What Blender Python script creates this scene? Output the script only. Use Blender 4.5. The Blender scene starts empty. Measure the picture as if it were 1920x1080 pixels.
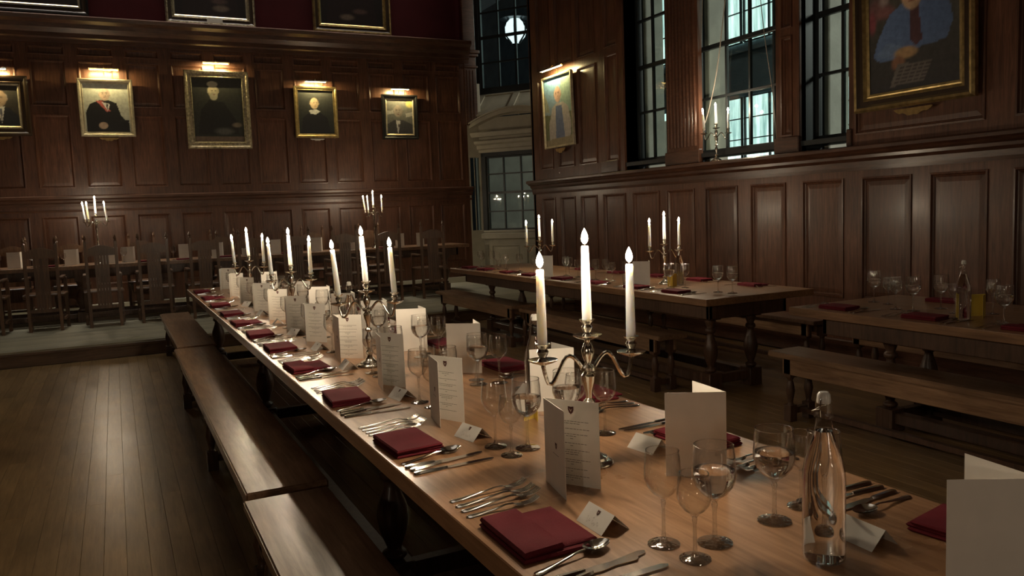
import bpy, bmesh, math, random
from math import sin, cos, pi, radians, hypot, atan2
from mathutils import Vector, Matrix
random.seed(7)
sc = bpy.context.scene
COL = sc.collection
# ------------------------------------------------------------------ camera, world, big lights, exposure
CAMZ = 1.43
cam = bpy.data.objects.new('camera', bpy.data.cameras.new('camera'))
COL.objects.link(cam)
ROT = ((0.8957912, 0.0762554, -0.4378849), (-0.4428393, 0.0686756, -0.893967), (-0.0380978, 0.9947205, 0.0952879))
cam.matrix_world = Matrix.Translation((0, 0, CAMZ)) @ Matrix(ROT).to_4x4()
cam.data.sensor_width = 36.0
cam.data.lens = 1510.0 / 1920.0 * 36.0
cam.data.clip_start = 0.05
cam.data.clip_end = 200
sc.camera = cam
sc.view_settings.view_transform = 'Standard'
sc.view_settings.look = 'None'
sc.view_settings.exposure = 0.0
sc.view_settings.gamma = 1.0
sc.view_settings.use_curve_mapping = False
cy = sc.cycles
cy.use_denoising = True
cy.max_bounces = 10
cy.diffuse_bounces = 3
cy.glossy_bounces = 4
cy.transmission_bounces = 10
cy.transparent_max_bounces = 24
cy.caustics_reflective = False
cy.caustics_refractive = False
cy.sample_clamp_indirect = 8.0
cy.sample_clamp_direct = 0.0
cy.use_light_tree = True
W = bpy.data.worlds.new('night'); sc.world = W
W.use_nodes = True
W.node_tree.nodes['Background'].inputs[0].default_value = (0.050, 0.060, 0.060, 1)
W.node_tree.nodes['Background'].inputs[1].default_value = 0.25
CANDLE_W = 4.6           # one candle flame
PICTURE_W = 13.0          # one picture lamp
def light(name, kind, loc, energy, color, size=0.05, rot=None, sy=None):
    d = bpy.data.lights.new(name, kind)
    d.energy = energy; d.color = color
    if kind == 'AREA':
        d.shape = 'RECTANGLE'; d.size = size; d.size_y = sy or size
    elif kind == 'SPOT':
        d.shadow_soft_size = size; d.spot_size = radians(150); d.spot_blend = 0.6
    else: d.shadow_soft_size = size
    o = bpy.data.objects.new(name, d); COL.objects.link(o); o.location = loc
    if rot: o.rotation_euler = rot
    return o
# the hall goes on behind the camera with more candlelit tables: added fill points stand in for their unseen candles
for p, e in [((1.1, -0.9, 1.45), 6.5), ((-2.6, -1.0, 1.5), 30), ((4.1, -1.0, 1.5), 6), ((1.1, -3.6, 1.45), 12)]:
    light('candle_fill', 'POINT', p, e, (1.0, 0.80, 0.58), 0.12)
# dim overhead fill, added under the roof of the hall, above the frame
light('roof_fill', 'AREA', (1.5, 5.0, 7.6), 18, (1.0, 0.90, 0.76), 2.5, None, 5.0)
# downlights in the roof: a row close to the end wall, plus a fill added above the edge of the dais to brighten it
_l = light('downlights_and_fill', 'AREA', (1.2, 13.16, 7.9), 36, (1.0, 0.93, 0.82), 8.0, None, 0.12); _l.data.spread = radians(36)
_l = light('downlights_and_fill', 'AREA', (0.6, 10.2, 7.9), 9, (1.0, 0.95, 0.82), 6.0, None, 0.3); _l.data.spread = radians(50)
# court lamps outside the windows
light('court_lamp', 'AREA', (9.2, 0.5, 4.6), 210, (1.0, 0.98, 0.86), 1.0, (radians(78), 0, radians(22)), 1.0)
light('court_lamp', 'AREA', (10.6, 8.2, 6.4), 230, (1.0, 0.97, 0.82), 1.0, (radians(58), 0, radians(45)), 1.0)

# ------------------------------------------------------------------ materials
def nt(name):
    m = bpy.data.materials.new(name); m.use_nodes = True
    t = m.node_tree; t.nodes.clear()
    o = t.nodes.new('ShaderNodeOutputMaterial')
    return m, t, o
def pmat(name, col, rough=0.5, metal=0.0, spec=0.5, coat=0.0, sss=0.0, emit=None, es=0.0, trans=0.0, ior=1.45,
         var=0.0, vscale=8.0, bump=0.0, bscale=60.0, sheen=0.0):
    m, t, o = nt(name)
    b = t.nodes.new('ShaderNodeBsdfPrincipled'); t.links.new(b.outputs[0], o.inputs[0])
    b.inputs['Base Color'].default_value = (*col, 1)
    b.inputs['Roughness'].default_value = rough
    b.inputs['Metallic'].default_value = metal
    b.inputs['Specular IOR Level'].default_value = spec
    b.inputs['Coat Weight'].default_value = coat
    b.inputs['Coat Roughness'].default_value = 0.15
    b.inputs['Transmission Weight'].default_value = trans
    b.inputs['IOR'].default_value = ior
    b.inputs['Sheen Weight'].default_value = sheen
    if sss:
        b.inputs['Subsurface Weight'].default_value = sss
        b.inputs['Subsurface Radius'].default_value = (0.09, 0.07, 0.045)
        b.inputs['Subsurface Scale'].default_value = 1.0
    if emit:
        b.inputs['Emission Color'].default_value = (*emit, 1)
        b.inputs['Emission Strength'].default_value = es
    tc = t.nodes.new('ShaderNodeTexCoord')
    if var:
        n = t.nodes.new('ShaderNodeTexNoise'); n.inputs['Scale'].default_value = vscale; n.inputs['Detail'].default_value = 5
        t.links.new(tc.outputs['Object'], n.inputs['Vector'])
        r = t.nodes.new('ShaderNodeValToRGB')
        r.color_ramp.elements[0].position = 0.3; r.color_ramp.elements[1].position = 0.7
        r.color_ramp.elements[0].color = (*[c * (1 - var) for c in col], 1)
        r.color_ramp.elements[1].color = (*[min(1, c * (1 + var)) for c in col], 1)
        t.links.new(n.outputs[0], r.inputs[0]); t.links.new(r.outputs[0], b.inputs['Base Color'])
    if bump:
        n2 = t.nodes.new('ShaderNodeTexNoise'); n2.inputs['Scale'].default_value = bscale; n2.inputs['Detail'].default_value = 4
        t.links.new(tc.outputs['Object'], n2.inputs['Vector'])
        bp = t.nodes.new('ShaderNodeBump'); bp.inputs['Strength'].default_value = bump; bp.inputs['Distance'].default_value = 0.01
        t.links.new(n2.outputs[0], bp.inputs['Height']); t.links.new(bp.outputs[0], b.inputs['Normal'])
    return m
def wood(name, dark, lite, grain=(12, 12, 0.8), rough=0.35, rvar=0.12, coat=0.25, bump=0.12, blotch=0.35, spec=0.5):
    m, t, o = nt(name)
    b = t.nodes.new('ShaderNodeBsdfPrincipled'); t.links.new(b.outputs[0], o.inputs[0])
    b.inputs['Specular IOR Level'].default_value = spec
    b.inputs['Coat Weight'].default_value = coat; b.inputs['Coat Roughness'].default_value = 0.22
    tc = t.nodes.new('ShaderNodeTexCoord'); mp = t.nodes.new('ShaderNodeMapping')
    mp.inputs['Scale'].default_value = grain
    t.links.new(tc.outputs['Object'], mp.inputs['Vector'])
    oi = t.nodes.new('ShaderNodeObjectInfo')
    ad = t.nodes.new('ShaderNodeVectorMath'); ad.operation = 'ADD'
    sc_ = t.nodes.new('ShaderNodeVectorMath'); sc_.operation = 'SCALE'; sc_.inputs[3].default_value = 7.0
    cb = t.nodes.new('ShaderNodeCombineXYZ')
    for i in range(3): t.links.new(oi.outputs['Random'], cb.inputs[i])
    t.links.new(cb.outputs[0], sc_.inputs[0]); t.links.new(mp.outputs[0], ad.inputs[0]); t.links.new(sc_.outputs[0], ad.inputs[1])
    n = t.nodes.new('ShaderNodeTexNoise'); n.inputs['Scale'].default_value = 5; n.inputs['Detail'].default_value = 8; n.inputs['Roughness'].default_value = 0.65
    n.inputs['Distortion'].default_value = 0.6
    t.links.new(ad.outputs[0], n.inputs['Vector'])
    r = t.nodes.new('ShaderNodeValToRGB')
    r.color_ramp.elements[0].position = 0.33; r.color_ramp.elements[1].position = 0.68
    r.color_ramp.elements[0].color = (*dark, 1); r.color_ramp.elements[1].color = (*lite, 1)
    t.links.new(n.outputs[0], r.inputs[0])
    n2 = t.nodes.new('ShaderNodeTexNoise'); n2.inputs['Scale'].default_value = 2.2; n2.inputs['Detail'].default_value = 4
    t.links.new(tc.outputs['Object'], n2.inputs['Vector'])
    mr = t.nodes.new('ShaderNodeMapRange'); mr.inputs[1].default_value = 0.3; mr.inputs[2].default_value = 0.7
    mr.inputs[3].default_value = 1 - blotch; mr.inputs[4].default_value = 1 + blotch * 0.4
    t.links.new(n2.outputs[0], mr.inputs[0])
    mr3 = t.nodes.new('ShaderNodeMapRange'); mr3.inputs[3].default_value = 0.82; mr3.inputs[4].default_value = 1.15
    t.links.new(oi.outputs['Random'], mr3.inputs[0])
    mu0 = t.nodes.new('ShaderNodeMath'); mu0.operation = 'MULTIPLY'
    t.links.new(mr.outputs[0], mu0.inputs[0]); t.links.new(mr3.outputs[0], mu0.inputs[1])
    mu = t.nodes.new('ShaderNodeVectorMath'); mu.operation = 'SCALE'
    t.links.new(r.outputs[0], mu.inputs[0]); t.links.new(mu0.outputs[0], mu.inputs[3])
    t.links.new(mu.outputs[0], b.inputs['Base Color'])
    mr2 = t.nodes.new('ShaderNodeMapRange'); mr2.inputs[3].default_value = rough - rvar; mr2.inputs[4].default_value = rough + rvar
    t.links.new(n2.outputs[0], mr2.inputs[0]); t.links.new(mr2.outputs[0], b.inputs['Roughness'])
    bp = t.nodes.new('ShaderNodeBump'); bp.inputs['Strength'].default_value = bump; bp.inputs['Distance'].default_value = 0.004
    t.links.new(n.outputs[0], bp.inputs['Height']); t.links.new(bp.outputs[0], b.inputs['Normal'])
    return m
def thin_glass(name, tint=(1, 1, 1), gloss=0.03, ior=1.5, mult=1.0):
    m, t, o = nt(name)
    tr = t.nodes.new('ShaderNodeBsdfTransparent'); tr.inputs[0].default_value = (*tint, 1)
    gl = t.nodes.new('ShaderNodeBsdfGlossy'); gl.inputs['Roughness'].default_value = gloss
    fr = t.nodes.new('ShaderNodeFresnel'); fr.inputs[0].default_value = ior
    ge = t.nodes.new('ShaderNodeNewGeometry'); im = t.nodes.new('ShaderNodeMapRange')
    im.inputs[3].default_value = ior; im.inputs[4].default_value = 1.0 / ior
    t.links.new(ge.outputs['Backfacing'], im.inputs[0]); t.links.new(im.outputs[0], fr.inputs[0])
    mx = t.nodes.new('ShaderNodeMixShader')
    mm = t.nodes.new('ShaderNodeMath'); mm.operation = 'MULTIPLY'; mm.inputs[1].default_value = mult; mm.use_clamp = True
    t.links.new(fr.outputs[0], mm.inputs[0]); t.links.new(mm.outputs[0], mx.inputs[0])
    t.links.new(tr.outputs[0], mx.inputs[1]); t.links.new(gl.outputs[0], mx.inputs[2]); t.links.new(mx.outputs[0], o.inputs[0])
    return m
def add_glint(m, scale=90, strength=0.5):
    t = m.node_tree; tc = t.nodes.new('ShaderNodeTexCoord'); n = t.nodes.new('ShaderNodeTexNoise'); n.inputs['Scale'].default_value = scale; n.inputs['Detail'].default_value = 1
    b = t.nodes.new('ShaderNodeBump'); b.inputs['Strength'].default_value = strength; b.inputs['Distance'].default_value = 0.004
    t.links.new(tc.outputs['Object'], n.inputs['Vector']); t.links.new(n.outputs[0], b.inputs['Height'])
    for x in t.nodes:
        if x.type in ('BSDF_GLOSSY', 'FRESNEL'): t.links.new(b.outputs[0], x.inputs['Normal'])
def vpaint(name, rough=0.45):
    m, t, o = nt(name)
    b = t.nodes.new('ShaderNodeBsdfPrincipled'); t.links.new(b.outputs[0], o.inputs[0])
    a = t.nodes.new('ShaderNodeVertexColor'); a.layer_name = 'paint'
    tc = t.nodes.new('ShaderNodeTexCoord'); n = t.nodes.new('ShaderNodeTexNoise'); n.inputs['Scale'].default_value = 22; n.inputs['Detail'].default_value = 6
    t.links.new(tc.outputs['Object'], n.inputs['Vector'])
    mr = t.nodes.new('ShaderNodeMapRange'); mr.inputs[3].default_value = 0.5; mr.inputs[4].default_value = 1.45
    t.links.new(n.outputs[0], mr.inputs[0])
    mu = t.nodes.new('ShaderNodeVectorMath'); mu.operation = 'SCALE'
    t.links.new(a.outputs[0], mu.inputs[0]); t.links.new(mr.outputs[0], mu.inputs[3]); t.links.new(mu.outputs[0], b.inputs['Base Color'])
    b.inputs['Roughness'].default_value = rough
    return m
M = {}
M['oak'] = wood('dark_oak_panelling', (0.066, 0.026, 0.014), (0.175, 0.076, 0.042), (9, 9, 0.7), 0.40, 0.10, 0.14, 0.10, 0.35, 0.42)
M['oakh'] = wood('dark_oak_mouldings', (0.058, 0.024, 0.013), (0.135, 0.060, 0.034), (1.2, 1.2, 9), 0.34, 0.10, 0.30, 0.08, 0.3)
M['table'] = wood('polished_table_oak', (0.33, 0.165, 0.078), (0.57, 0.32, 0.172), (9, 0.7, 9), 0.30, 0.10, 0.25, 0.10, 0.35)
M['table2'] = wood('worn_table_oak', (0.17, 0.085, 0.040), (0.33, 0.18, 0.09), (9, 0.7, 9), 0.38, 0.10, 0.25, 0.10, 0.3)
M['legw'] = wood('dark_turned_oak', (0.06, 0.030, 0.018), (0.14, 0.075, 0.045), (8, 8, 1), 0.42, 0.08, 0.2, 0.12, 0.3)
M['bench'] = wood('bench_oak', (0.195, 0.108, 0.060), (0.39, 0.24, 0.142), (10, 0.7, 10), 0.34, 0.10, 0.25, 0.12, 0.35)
M['floor'] = wood('floor_boards', (0.215, 0.132, 0.055), (0.36, 0.23, 0.105), (12, 0.8, 12), 0.34, 0.10, 0.15, 0.18, 0.3)
M['dais'] = wood('pale_dais_boards', (0.30, 0.275, 0.19), (0.44, 0.41, 0.30), (0.8, 12, 12), 0.50, 0.08, 0.05, 0.15, 0.25)
M['riser'] = wood('dais_riser', (0.075, 0.042, 0.022), (0.14, 0.08, 0.045), (0.8, 9, 9), 0.45, 0.08, 0.1)
M['chair'] = wood('chair_oak', (0.080, 0.038, 0.019), (0.18, 0.095, 0.048), (12, 12, 1), 0.42, 0.08, 0.2)
M['redwall'] = pmat('oxblood_wall', (0.060, 0.008, 0.010), 0.85, var=0.12, vscale=3, spec=0.2)
M['plaster'] = pmat('cream_plaster', (0.55, 0.50, 0.42), 0.9, var=0.06)
M['paleframe'] = pmat('pale_painted_joinery', (0.40, 0.37, 0.29), 0.5, var=0.10, vscale=5)
M['silver'] = pmat('tarnished_silver', (0.72, 0.67, 0.58), 0.17, 1.0, var=0.18, vscale=30, bump=0.08, bscale=120)
M['steel'] = pmat('polished_cutlery', (0.78, 0.75, 0.70), 0.14, 1.0)
M['brass'] = pmat('aged_brass', (0.55, 0.38, 0.16), 0.32, 1.0, var=0.25, vscale=25)
M['gilt'] = pmat('gilt_frame', (0.52, 0.39, 0.17), 0.38, 0.85, var=0.35, vscale=18, bump=0.2, bscale=50)
M['giltpale'] = pmat('pale_gilt_frame', (0.60, 0.53, 0.38), 0.42, 0.6, var=0.25, vscale=18, bump=0.2, bscale=60)
M['dullgilt'] = pmat('carved_tarnished_frame', (0.42, 0.36, 0.24), 0.45, 0.7, var=0.5, vscale=30, bump=0.9, bscale=45)
M['blackframe'] = pmat('ebonised_frame', (0.018, 0.018, 0.017), 0.28, coat=0.4)
M['walnutframe'] = pmat('dark_brown_frame', (0.045, 0.028, 0.016), 0.35, coat=0.3)
M['wax'] = pmat('ivory_wax', (0.86, 0.835, 0.79), 0.42, sss=1.0)
M['wick'] = pmat('charred_wick', (0.02, 0.015, 0.01), 0.9)
M['card'] = pmat('white_card', (0.80, 0.77, 0.71), 0.75, var=0.03, vscale=20)
M['cardcream'] = pmat('cream_card', (0.78, 0.71, 0.50), 0.75)
M['yellow'] = pmat('yellow_card', (0.72, 0.56, 0.12), 0.6)
M['ink'] = pmat('grey_ink', (0.10, 0.085, 0.075), 0.8)
M['inklight'] = pmat('pale_pen_ink', (0.36, 0.32, 0.27), 0.8)
M['crest'] = pmat('maroon_crest_ink', (0.085, 0.022, 0.018), 0.7)
M['crestl'] = pmat('crest_charge', (0.55, 0.48, 0.40), 0.7)
M['napkin'] = pmat('maroon_napkin', (0.135, 0.017, 0.025), 0.85, var=0.12, vscale=14, bump=0.25, bscale=380, spec=0.15)
M['glass'] = thin_glass('clear_glass', (0.995, 0.995, 0.99), 0.035, 1.52, 1.7); add_glint(M['glass'], 55, 0.22)
M['solidglass'] = thin_glass('thick_glass', (0.97, 0.97, 0.96), 0.06, 1.6, 3.4); add_glint(M['solidglass'])
M['water'] = pmat('water', (1, 1, 1), 0.0, trans=1.0, ior=1.33)
M['pane'] = thin_glass('window_glass', (0.90, 0.95, 0.94), 0.02, 1.5, 1.0)
M['sash'] = pmat('dark_window_sash', (0.018, 0.022, 0.024), 0.4)
M['stone'] = pmat('pale_stone', (0.42, 0.42, 0.37), 0.9, var=0.15, vscale=4, bump=0.3, bscale=30)
M['darkstone'] = pmat('night_masonry', (0.13, 0.16, 0.18), 0.95, var=0.2, vscale=2)
M['cord'] = pmat('sash_cord', (0.42, 0.38, 0.32), 0.9)
M['ceramic'] = pmat('white_ceramic', (0.75, 0.73, 0.68), 0.3)
M['paint'] = vpaint('oil_paint')
M['court'] = pmat('court_paving', (0.08, 0.09, 0.09), 0.9, var=0.2)
M['rubber'] = pmat('red_rubber', (0.3, 0.05, 0.04), 0.6)
M['whiteplate'] = pmat('ivory_label', (0.75, 0.72, 0.62), 0.6)
def flame_mat():
    m, t, o = nt('candle_flame')
    e = t.nodes.new('ShaderNodeEmission'); tr = t.nodes.new('ShaderNodeBsdfTransparent'); a = t.nodes.new('ShaderNodeAddShader')
    e.inputs[0].default_value = (1.0, 0.86, 0.62, 1); e.inputs[1].default_value = 40.0
    t.links.new(e.outputs[0], a.inputs[0]); t.links.new(tr.outputs[0], a.inputs[1]); t.links.new(a.outputs[0], o.inputs[0])
    m.cycles.emission_sampling = 'NONE'
    return m
M['flame'] = flame_mat()
def emat(name, c, s, sampling='NONE'):
    m, t, o = nt(name); e = t.nodes.new('ShaderNodeEmission'); e.inputs[0].default_value = (*c, 1); e.inputs[1].default_value = s
    t.links.new(e.outputs[0], o.inputs[0]); m.cycles.emission_sampling = sampling
    return m
M['bulb'] = emat('picture_lamp_bulb', (1.0, 0.82, 0.50), 9.0)
M['lantern'] = emat('lantern_glow', (0.80, 0.97, 1.0), 1.5)
def litwin():
    m, t, o = nt('lit_curtained_window')
    e = t.nodes.new('ShaderNodeEmission'); t.links.new(e.outputs[0], o.inputs[0])
    tc = t.nodes.new('ShaderNodeTexCoord'); mp = t.nodes.new('ShaderNodeMapping'); mp.inputs['Scale'].default_value = (1, 4.5, 0.55)
    n = t.nodes.new('ShaderNodeTexNoise'); n.inputs['Scale'].default_value = 1.3; n.inputs['Detail'].default_value = 4
    t.links.new(tc.outputs['Object'], mp.inputs[0]); t.links.new(mp.outputs[0], n.inputs['Vector'])
    r = t.nodes.new('ShaderNodeValToRGB'); r.color_ramp.elements[0].position = 0.33; r.color_ramp.elements[1].position = 0.66
    r.color_ramp.elements[0].color = (0.22, 0.36, 0.33, 1); r.color_ramp.elements[1].color = (0.80, 1.0, 0.92, 1)
    t.links.new(n.outputs[0], r.inputs[0]); t.links.new(r.outputs[0], e.inputs[0]); e.inputs[1].default_value = 1.9
    m.cycles.emission_sampling = 'NONE'
    return m
M['litwin'] = litwin()

# ------------------------------------------------------------------ geometry helpers
class G:
    def __init__(s): s.v = []; s.f = []; s.m = []; s.mi = 0
    def add(s, vs, fs):
        o = len(s.v); s.v += [tuple(p) for p in vs]
        for f in fs: s.f.append([i + o for i in f]); s.m.append(s.mi)
        return s
    def box(s, x0, x1, y0, y1, z0, z1):
        vs = [(x, y, z) for x in (x0, x1) for y in (y0, y1) for z in (z0, z1)]
        return s.add(vs, [(0, 1, 3, 2), (4, 6, 7, 5), (0, 4, 5, 1), (2, 3, 7, 6), (0, 2, 6, 4), (1, 5, 7, 3)])
    def obox(s, c, ux, half):      # box with its own x axis direction (2D unit) ; half = (hx,hy,hz)
        a = Vector((ux[0], ux[1], 0)); b = Vector((-ux[1], ux[0], 0)); k = Vector((0, 0, 1)); c = Vector(c)
        vs = [c + a * (i * half[0]) + b * (j * half[1]) + k * (l * half[2]) for i in (-1, 1) for j in (-1, 1) for l in (-1, 1)]
        return s.add(vs, [(0, 1, 3, 2), (4, 6, 7, 5), (0, 4, 5, 1), (2, 3, 7, 6), (0, 2, 6, 4), (1, 5, 7, 3)])
    def lathe(s, prof, seg=16, c=(0, 0, 0), cap=True, sq=None, flute=0):
        vs = []; fs = []
        for r, z in prof:
            for i in range(seg):
                a = 2 * pi * i / seg
                rr = r * (1 + (flute * cos(a * 8) if flute else 0))
                vs.append((c[0] + rr * cos(a), c[1] + rr * sin(a), c[2] + z))
        n = len(prof)
        for j in range(n - 1):
            for i in range(seg):
                k = (i + 1) % seg
                fs.append((j * seg + i, j * seg + k, (j + 1) * seg + k, (j + 1) * seg + i))
        if cap:
            if prof[0][0] > 1e-5: fs.append(tuple(reversed(range(seg))))
            if prof[-1][0] > 1e-5: fs.append(tuple((n - 1) * seg + i for i in range(seg)))
        return s.add(vs, fs)
    def tube(s, pts, r, seg=8, cap=True, flat=1.0):
        pts = [Vector(p) for p in pts]; n = len(pts); rs = r if isinstance(r, (list, tuple)) else [r] * n
        vs = []; fs = []
        up = Vector((0, 0, 1))
        prev = None
        for i, p in enumerate(pts):
            d = (pts[min(i + 1, n - 1)] - pts[max(i - 1, 0)]).normalized()
            if prev is None:
                a = d.cross(up)
                if a.length < 1e-3: a = d.cross(Vector((1, 0, 0)))
            else: a = prev - d * prev.dot(d)
            a.normalize(); prev = a; b = d.cross(a)
            for k in range(seg):
                t = 2 * pi * k / seg
                vs.append(p + a * (rs[i] * cos(t)) + b * (rs[i] * sin(t) * flat))
        for j in range(n - 1):
            for i in range(seg):
                k = (i + 1) % seg
                fs.append((j * seg + i, j * seg + k, (j + 1) * seg + k, (j + 1) * seg + i))
        if cap:
            fs.append(tuple(reversed(range(seg)))); fs.append(tuple((n - 1) * seg + i for i in range(seg)))
        return s.add(vs, fs)
    def prism(s, poly, f, t0, t1):   # poly of 2D points, f(a,b,t)->3D, extruded t0..t1
        n = len(poly)
        vs = [f(a, b, t0) for a, b in poly] + [f(a, b, t1) for a, b in poly]
        fs = [tuple(reversed(range(n))), tuple(range(n, 2 * n))] + [(i, (i + 1) % n, n + (i + 1) % n, n + i) for i in range(n)]
        return s.add(vs, fs)
    def mesh(s, name, mats, bevel=0.0, smooth=False, bseg=1):
        me = bpy.data.meshes.new(name)
        me.from_pydata(s.v, [], s.f)
        if not isinstance(mats, (list, tuple)): mats = [mats]
        for m in mats: me.materials.append(m)
        if len(mats) > 1: me.polygons.foreach_set('material_index', s.m)
        bm = bmesh.new(); bm.from_mesh(me)
        bmesh.ops.recalc_face_normals(bm, faces=bm.faces)
        if bevel:
            es = [e for e in bm.edges if len(e.link_faces) == 2 and e.calc_face_angle(0) > 0.7]
            bmesh.ops.bevel(bm, geom=es, offset=bevel, segments=bseg, affect='EDGES', clamp_overlap=True)
        if smooth:
            for f in bm.faces: f.smooth = True
            for e in bm.edges:
                if len(e.link_faces) == 2 and e.calc_face_angle(0) > radians(42): e.smooth = False
        bm.to_mesh(me); bm.free()
        me.update()
        return me
def put(name, me, parent=None, loc=(0, 0, 0), rz=0, rot=None):
    o = bpy.data.objects.new(name, me); COL.objects.link(o)
    o.location = loc; o.rotation_euler = rot if rot else (0, 0, rz)
    if parent: o.parent = parent
    return o
def obj(name, g, mat, parent=None, loc=(0, 0, 0), rz=0, bevel=0.0, smooth=False, rot=None, bseg=1):
    return put(name, g.mesh(name, mat, bevel, smooth, bseg), parent, loc, rz, rot)
def tag(o, label, cat, group=None):
    o['label'] = label; o['category'] = cat
    if group: o['group'] = group
    return o
def thing(name, label, cat, loc=(0, 0, 0), rz=0, group=None, rot=None):
    o = bpy.data.objects.new(name, None); COL.objects.link(o)
    o.empty_display_size = 0.05
    o.location = loc; o.rotation_euler = rot if rot else (0, 0, rz)
    return tag(o, label, cat, group)
def struct(name, g, mat, parent=None, **k):
    o = obj(name, g, mat, parent, **k)
    if not parent: o['kind'] = 'structure'
    return o
def dup(root, loc, rz, label, group=None, rot=None):
    def cp(o, par):
        c = o.copy(); COL.objects.link(c)
        if par: c.parent = par
        for ch in o.children: cp(ch, c)
        return c
    r = cp(root, None)
    r.location = loc; r.rotation_euler = rot if rot else (0, 0, rz)
    r['label'] = label
    if group: r['group'] = group
    return r
ORD = ['first', 'second', 'third', 'fourth', 'fifth', 'sixth', 'seventh', 'eighth', 'ninth', 'tenth', 'eleventh', 'twelfth']
def rotmat(u):   # frame with local x = u (2D), local z = up
    return Matrix(((u[0], -u[1], 0), (u[1], u[0], 0), (0, 0, 1)))

# ------------------------------------------------------------------ panelling
PC = {}
def panel_mesh(w, h, mat):
    key = (round(w, 3), round(h, 3), mat.name)
    if key in PC: return PC[key]
    # local: x 0..w, z 0..h, +y towards the room is negative y (front)
    prof = [(0, -0.000), (0.0, -0.012), (0.014, -0.014), (0.022, 0.004), (0.030, 0.008), (0.036, 0.016), (0.075, 0.012)]
    g = G(); vs = []; fs = []
    for ins, d in prof:
        vs += [(ins, d, ins), (w - ins, d, ins), (w - ins, d, h - ins), (ins, d, h - ins)]
    for j in range(len(prof) - 1):
        for i in range(4):
            k = (i + 1) % 4
            fs.append((j * 4 + i, j * 4 + k, j * 4 + 4 + k, j * 4 + 4 + i))
    j = (len(prof) - 1) * 4
    fs.append((j, j + 1, j + 2, j + 3))
    g.add(vs, fs)
    PC[key] = g.mesh('panel', mat, 0, False)
    return PC[key]
def panelled(wall, P, u, rows, zr, u0, u1, mat=None, fr=0.024, name='panel'):
    """P origin (2D point) on the wall face, u unit 2D along the wall (room lies to the right-hand side: -perp).
    rows: list of (z0,z1,[(a,b),...]); adds stiles/rails to G wall and returns panel specs"""
    mat = mat or M['oak']
    px = (-u[1], u[0])    # into the wall
    def bx(a, b, z0, z1, d=fr):
        if b - a < 0.002 or z1 - z0 < 0.002: return
        m = (a + b) / 2
        c = (P[0] + u[0] * m + px[0] * (d / 2), P[1] + u[1] * m + px[1] * (d / 2), (z0 + z1) / 2)
        wall.obox(c, u, ((b - a) / 2, d / 2, (z1 - z0) / 2))
    z = zr[0]; specs = []
    for z0, z1, ps in rows:
        bx(u0, u1, z, z0); a = u0
        for p in ps:
            bx(a, p[0], z0, z1); a = p[1]
            specs.append((p[0], p[1], z0, z1))
        bx(a, u1, z0, z1); z = z1
    bx(u0, u1, z, zr[1])
    m = (u0 + u1) / 2
    c = (P[0] + u[0] * m + px[0] * (fr + 0.03), P[1] + u[1] * m + px[1] * (fr + 0.03), (zr[0] + zr[1]) / 2)
    wall.obox(c, u, ((u1 - u0) / 2, 0.03, (zr[1] - zr[0]) / 2))
    def place(parent):
        for a, b, z0, z1 in specs:
            o = put(name, panel_mesh(b - a, z1 - z0, mat), parent)
            o.location = (P[0] + u[0] * a + px[0] * 0.002, P[1] + u[1] * a + px[1] * 0.002, z0)
            o.rotation_euler = (0, 0, atan2(u[1], u[0]))
    return place
def profile_run(g, P, u, a, b, prof):
    """extrude profile [(out, z)] (out = distance towards the room) along the wall"""
    nx = (u[1], -u[0])
    f = lambda o, z, t: (P[0] + u[0] * t + nx[0] * o, P[1] + u[1] * t + nx[1] * o, z)
    g.prism(prof, f, a, b)
YB, XR, DZ = 13.6, 5.75, 0.17
# ------------------------------------------------------------------ floor, dais, hidden shell
fl = G(); fl.box(-5.2, 5.95, -8, 9.72, -0.12, -0.022)
floor = struct('floor', fl, M['floor'])
bg = {}
def board(parent, name, L, Wd, T, loc, mat, rz=0):
    k = (round(L, 2), round(Wd, 3), mat.name)
    if k not in bg:
        g = G(); g.box(-Wd / 2, Wd / 2, 0, L, -T, 0); bg[k] = g.mesh(name, mat, 0.0006)
    o = put(name, bg[k], parent, loc, rz); return o
NB = 88; wB = 0.09
for i in range(NB):
    x = -2.17 + i * wB
    off = [0, -1.1, -2.2, -1.7][i % 4]
    y = off
    while y < 9.7:
        L = 3.4
        y1 = min(y + L, 9.695)
        if y1 - max(y, 0) > 0.15:
            board(floor, 'floorboard', round(y1 - y, 2), wB - 0.0009, 0.022, (x, y, 0), M['floor'])
        y += L
far = G(); far.box(-5.2, -2.232, -8, 9.695, -0.022, 0); far.box(-2.232, 5.95, -8, -1.75, -0.022, 0)
struct('floor_1', far, M['floor'])
da = G(); da.box(-5.2, 8.2, 9.76, 14.0, -0.12, DZ - 0.021)
dais = struct('floor_2', da, M['dais'])
for i in range(26):
    y = 9.70 + i * 0.15
    g = (round(y, 2))
    k = 'dais_long' if y < 10.8 else 'dais_wide'
    if k not in bg:
        q = G(); q.box(-3.2, 5.76 if k == 'dais_long' else 7.5, 0, 0.147, -0.02, 0); bg[k] = q.mesh('floorboard', M['dais'], 0.0015)
    put('floorboard', bg[k], dais, (0, y, DZ))
rs = G(); rs.box(-5.2, 5.76, 9.715, 9.759, 0.0, DZ - 0.021); rs.box(-5.2, 5.76, 9.69, 9.72, DZ - 0.05, DZ - 0.02)
struct('trim_1', rs, M['riser'], bevel=0.003)
cl = G(); cl.box(-5.2, 8.4, -8.2, 14.4, 8.0, 8.15)
struct('ceiling', cl, M['plaster'])
wl = G()
pl = panelled(wl, (-5.0, -8.0), (0, 1), [(0.5, 1.6, [(0.2 + i * 1.2, 1.2 + i * 1.2) for i in range(18)]), (2.0, 4.0, [(0.2 + i * 1.2, 1.2 + i * 1.2) for i in range(18)])], (0, 4.3), 0, 21.6)
wleft = struct('wall_left', wl, M['oak']); pl(wleft)
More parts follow.
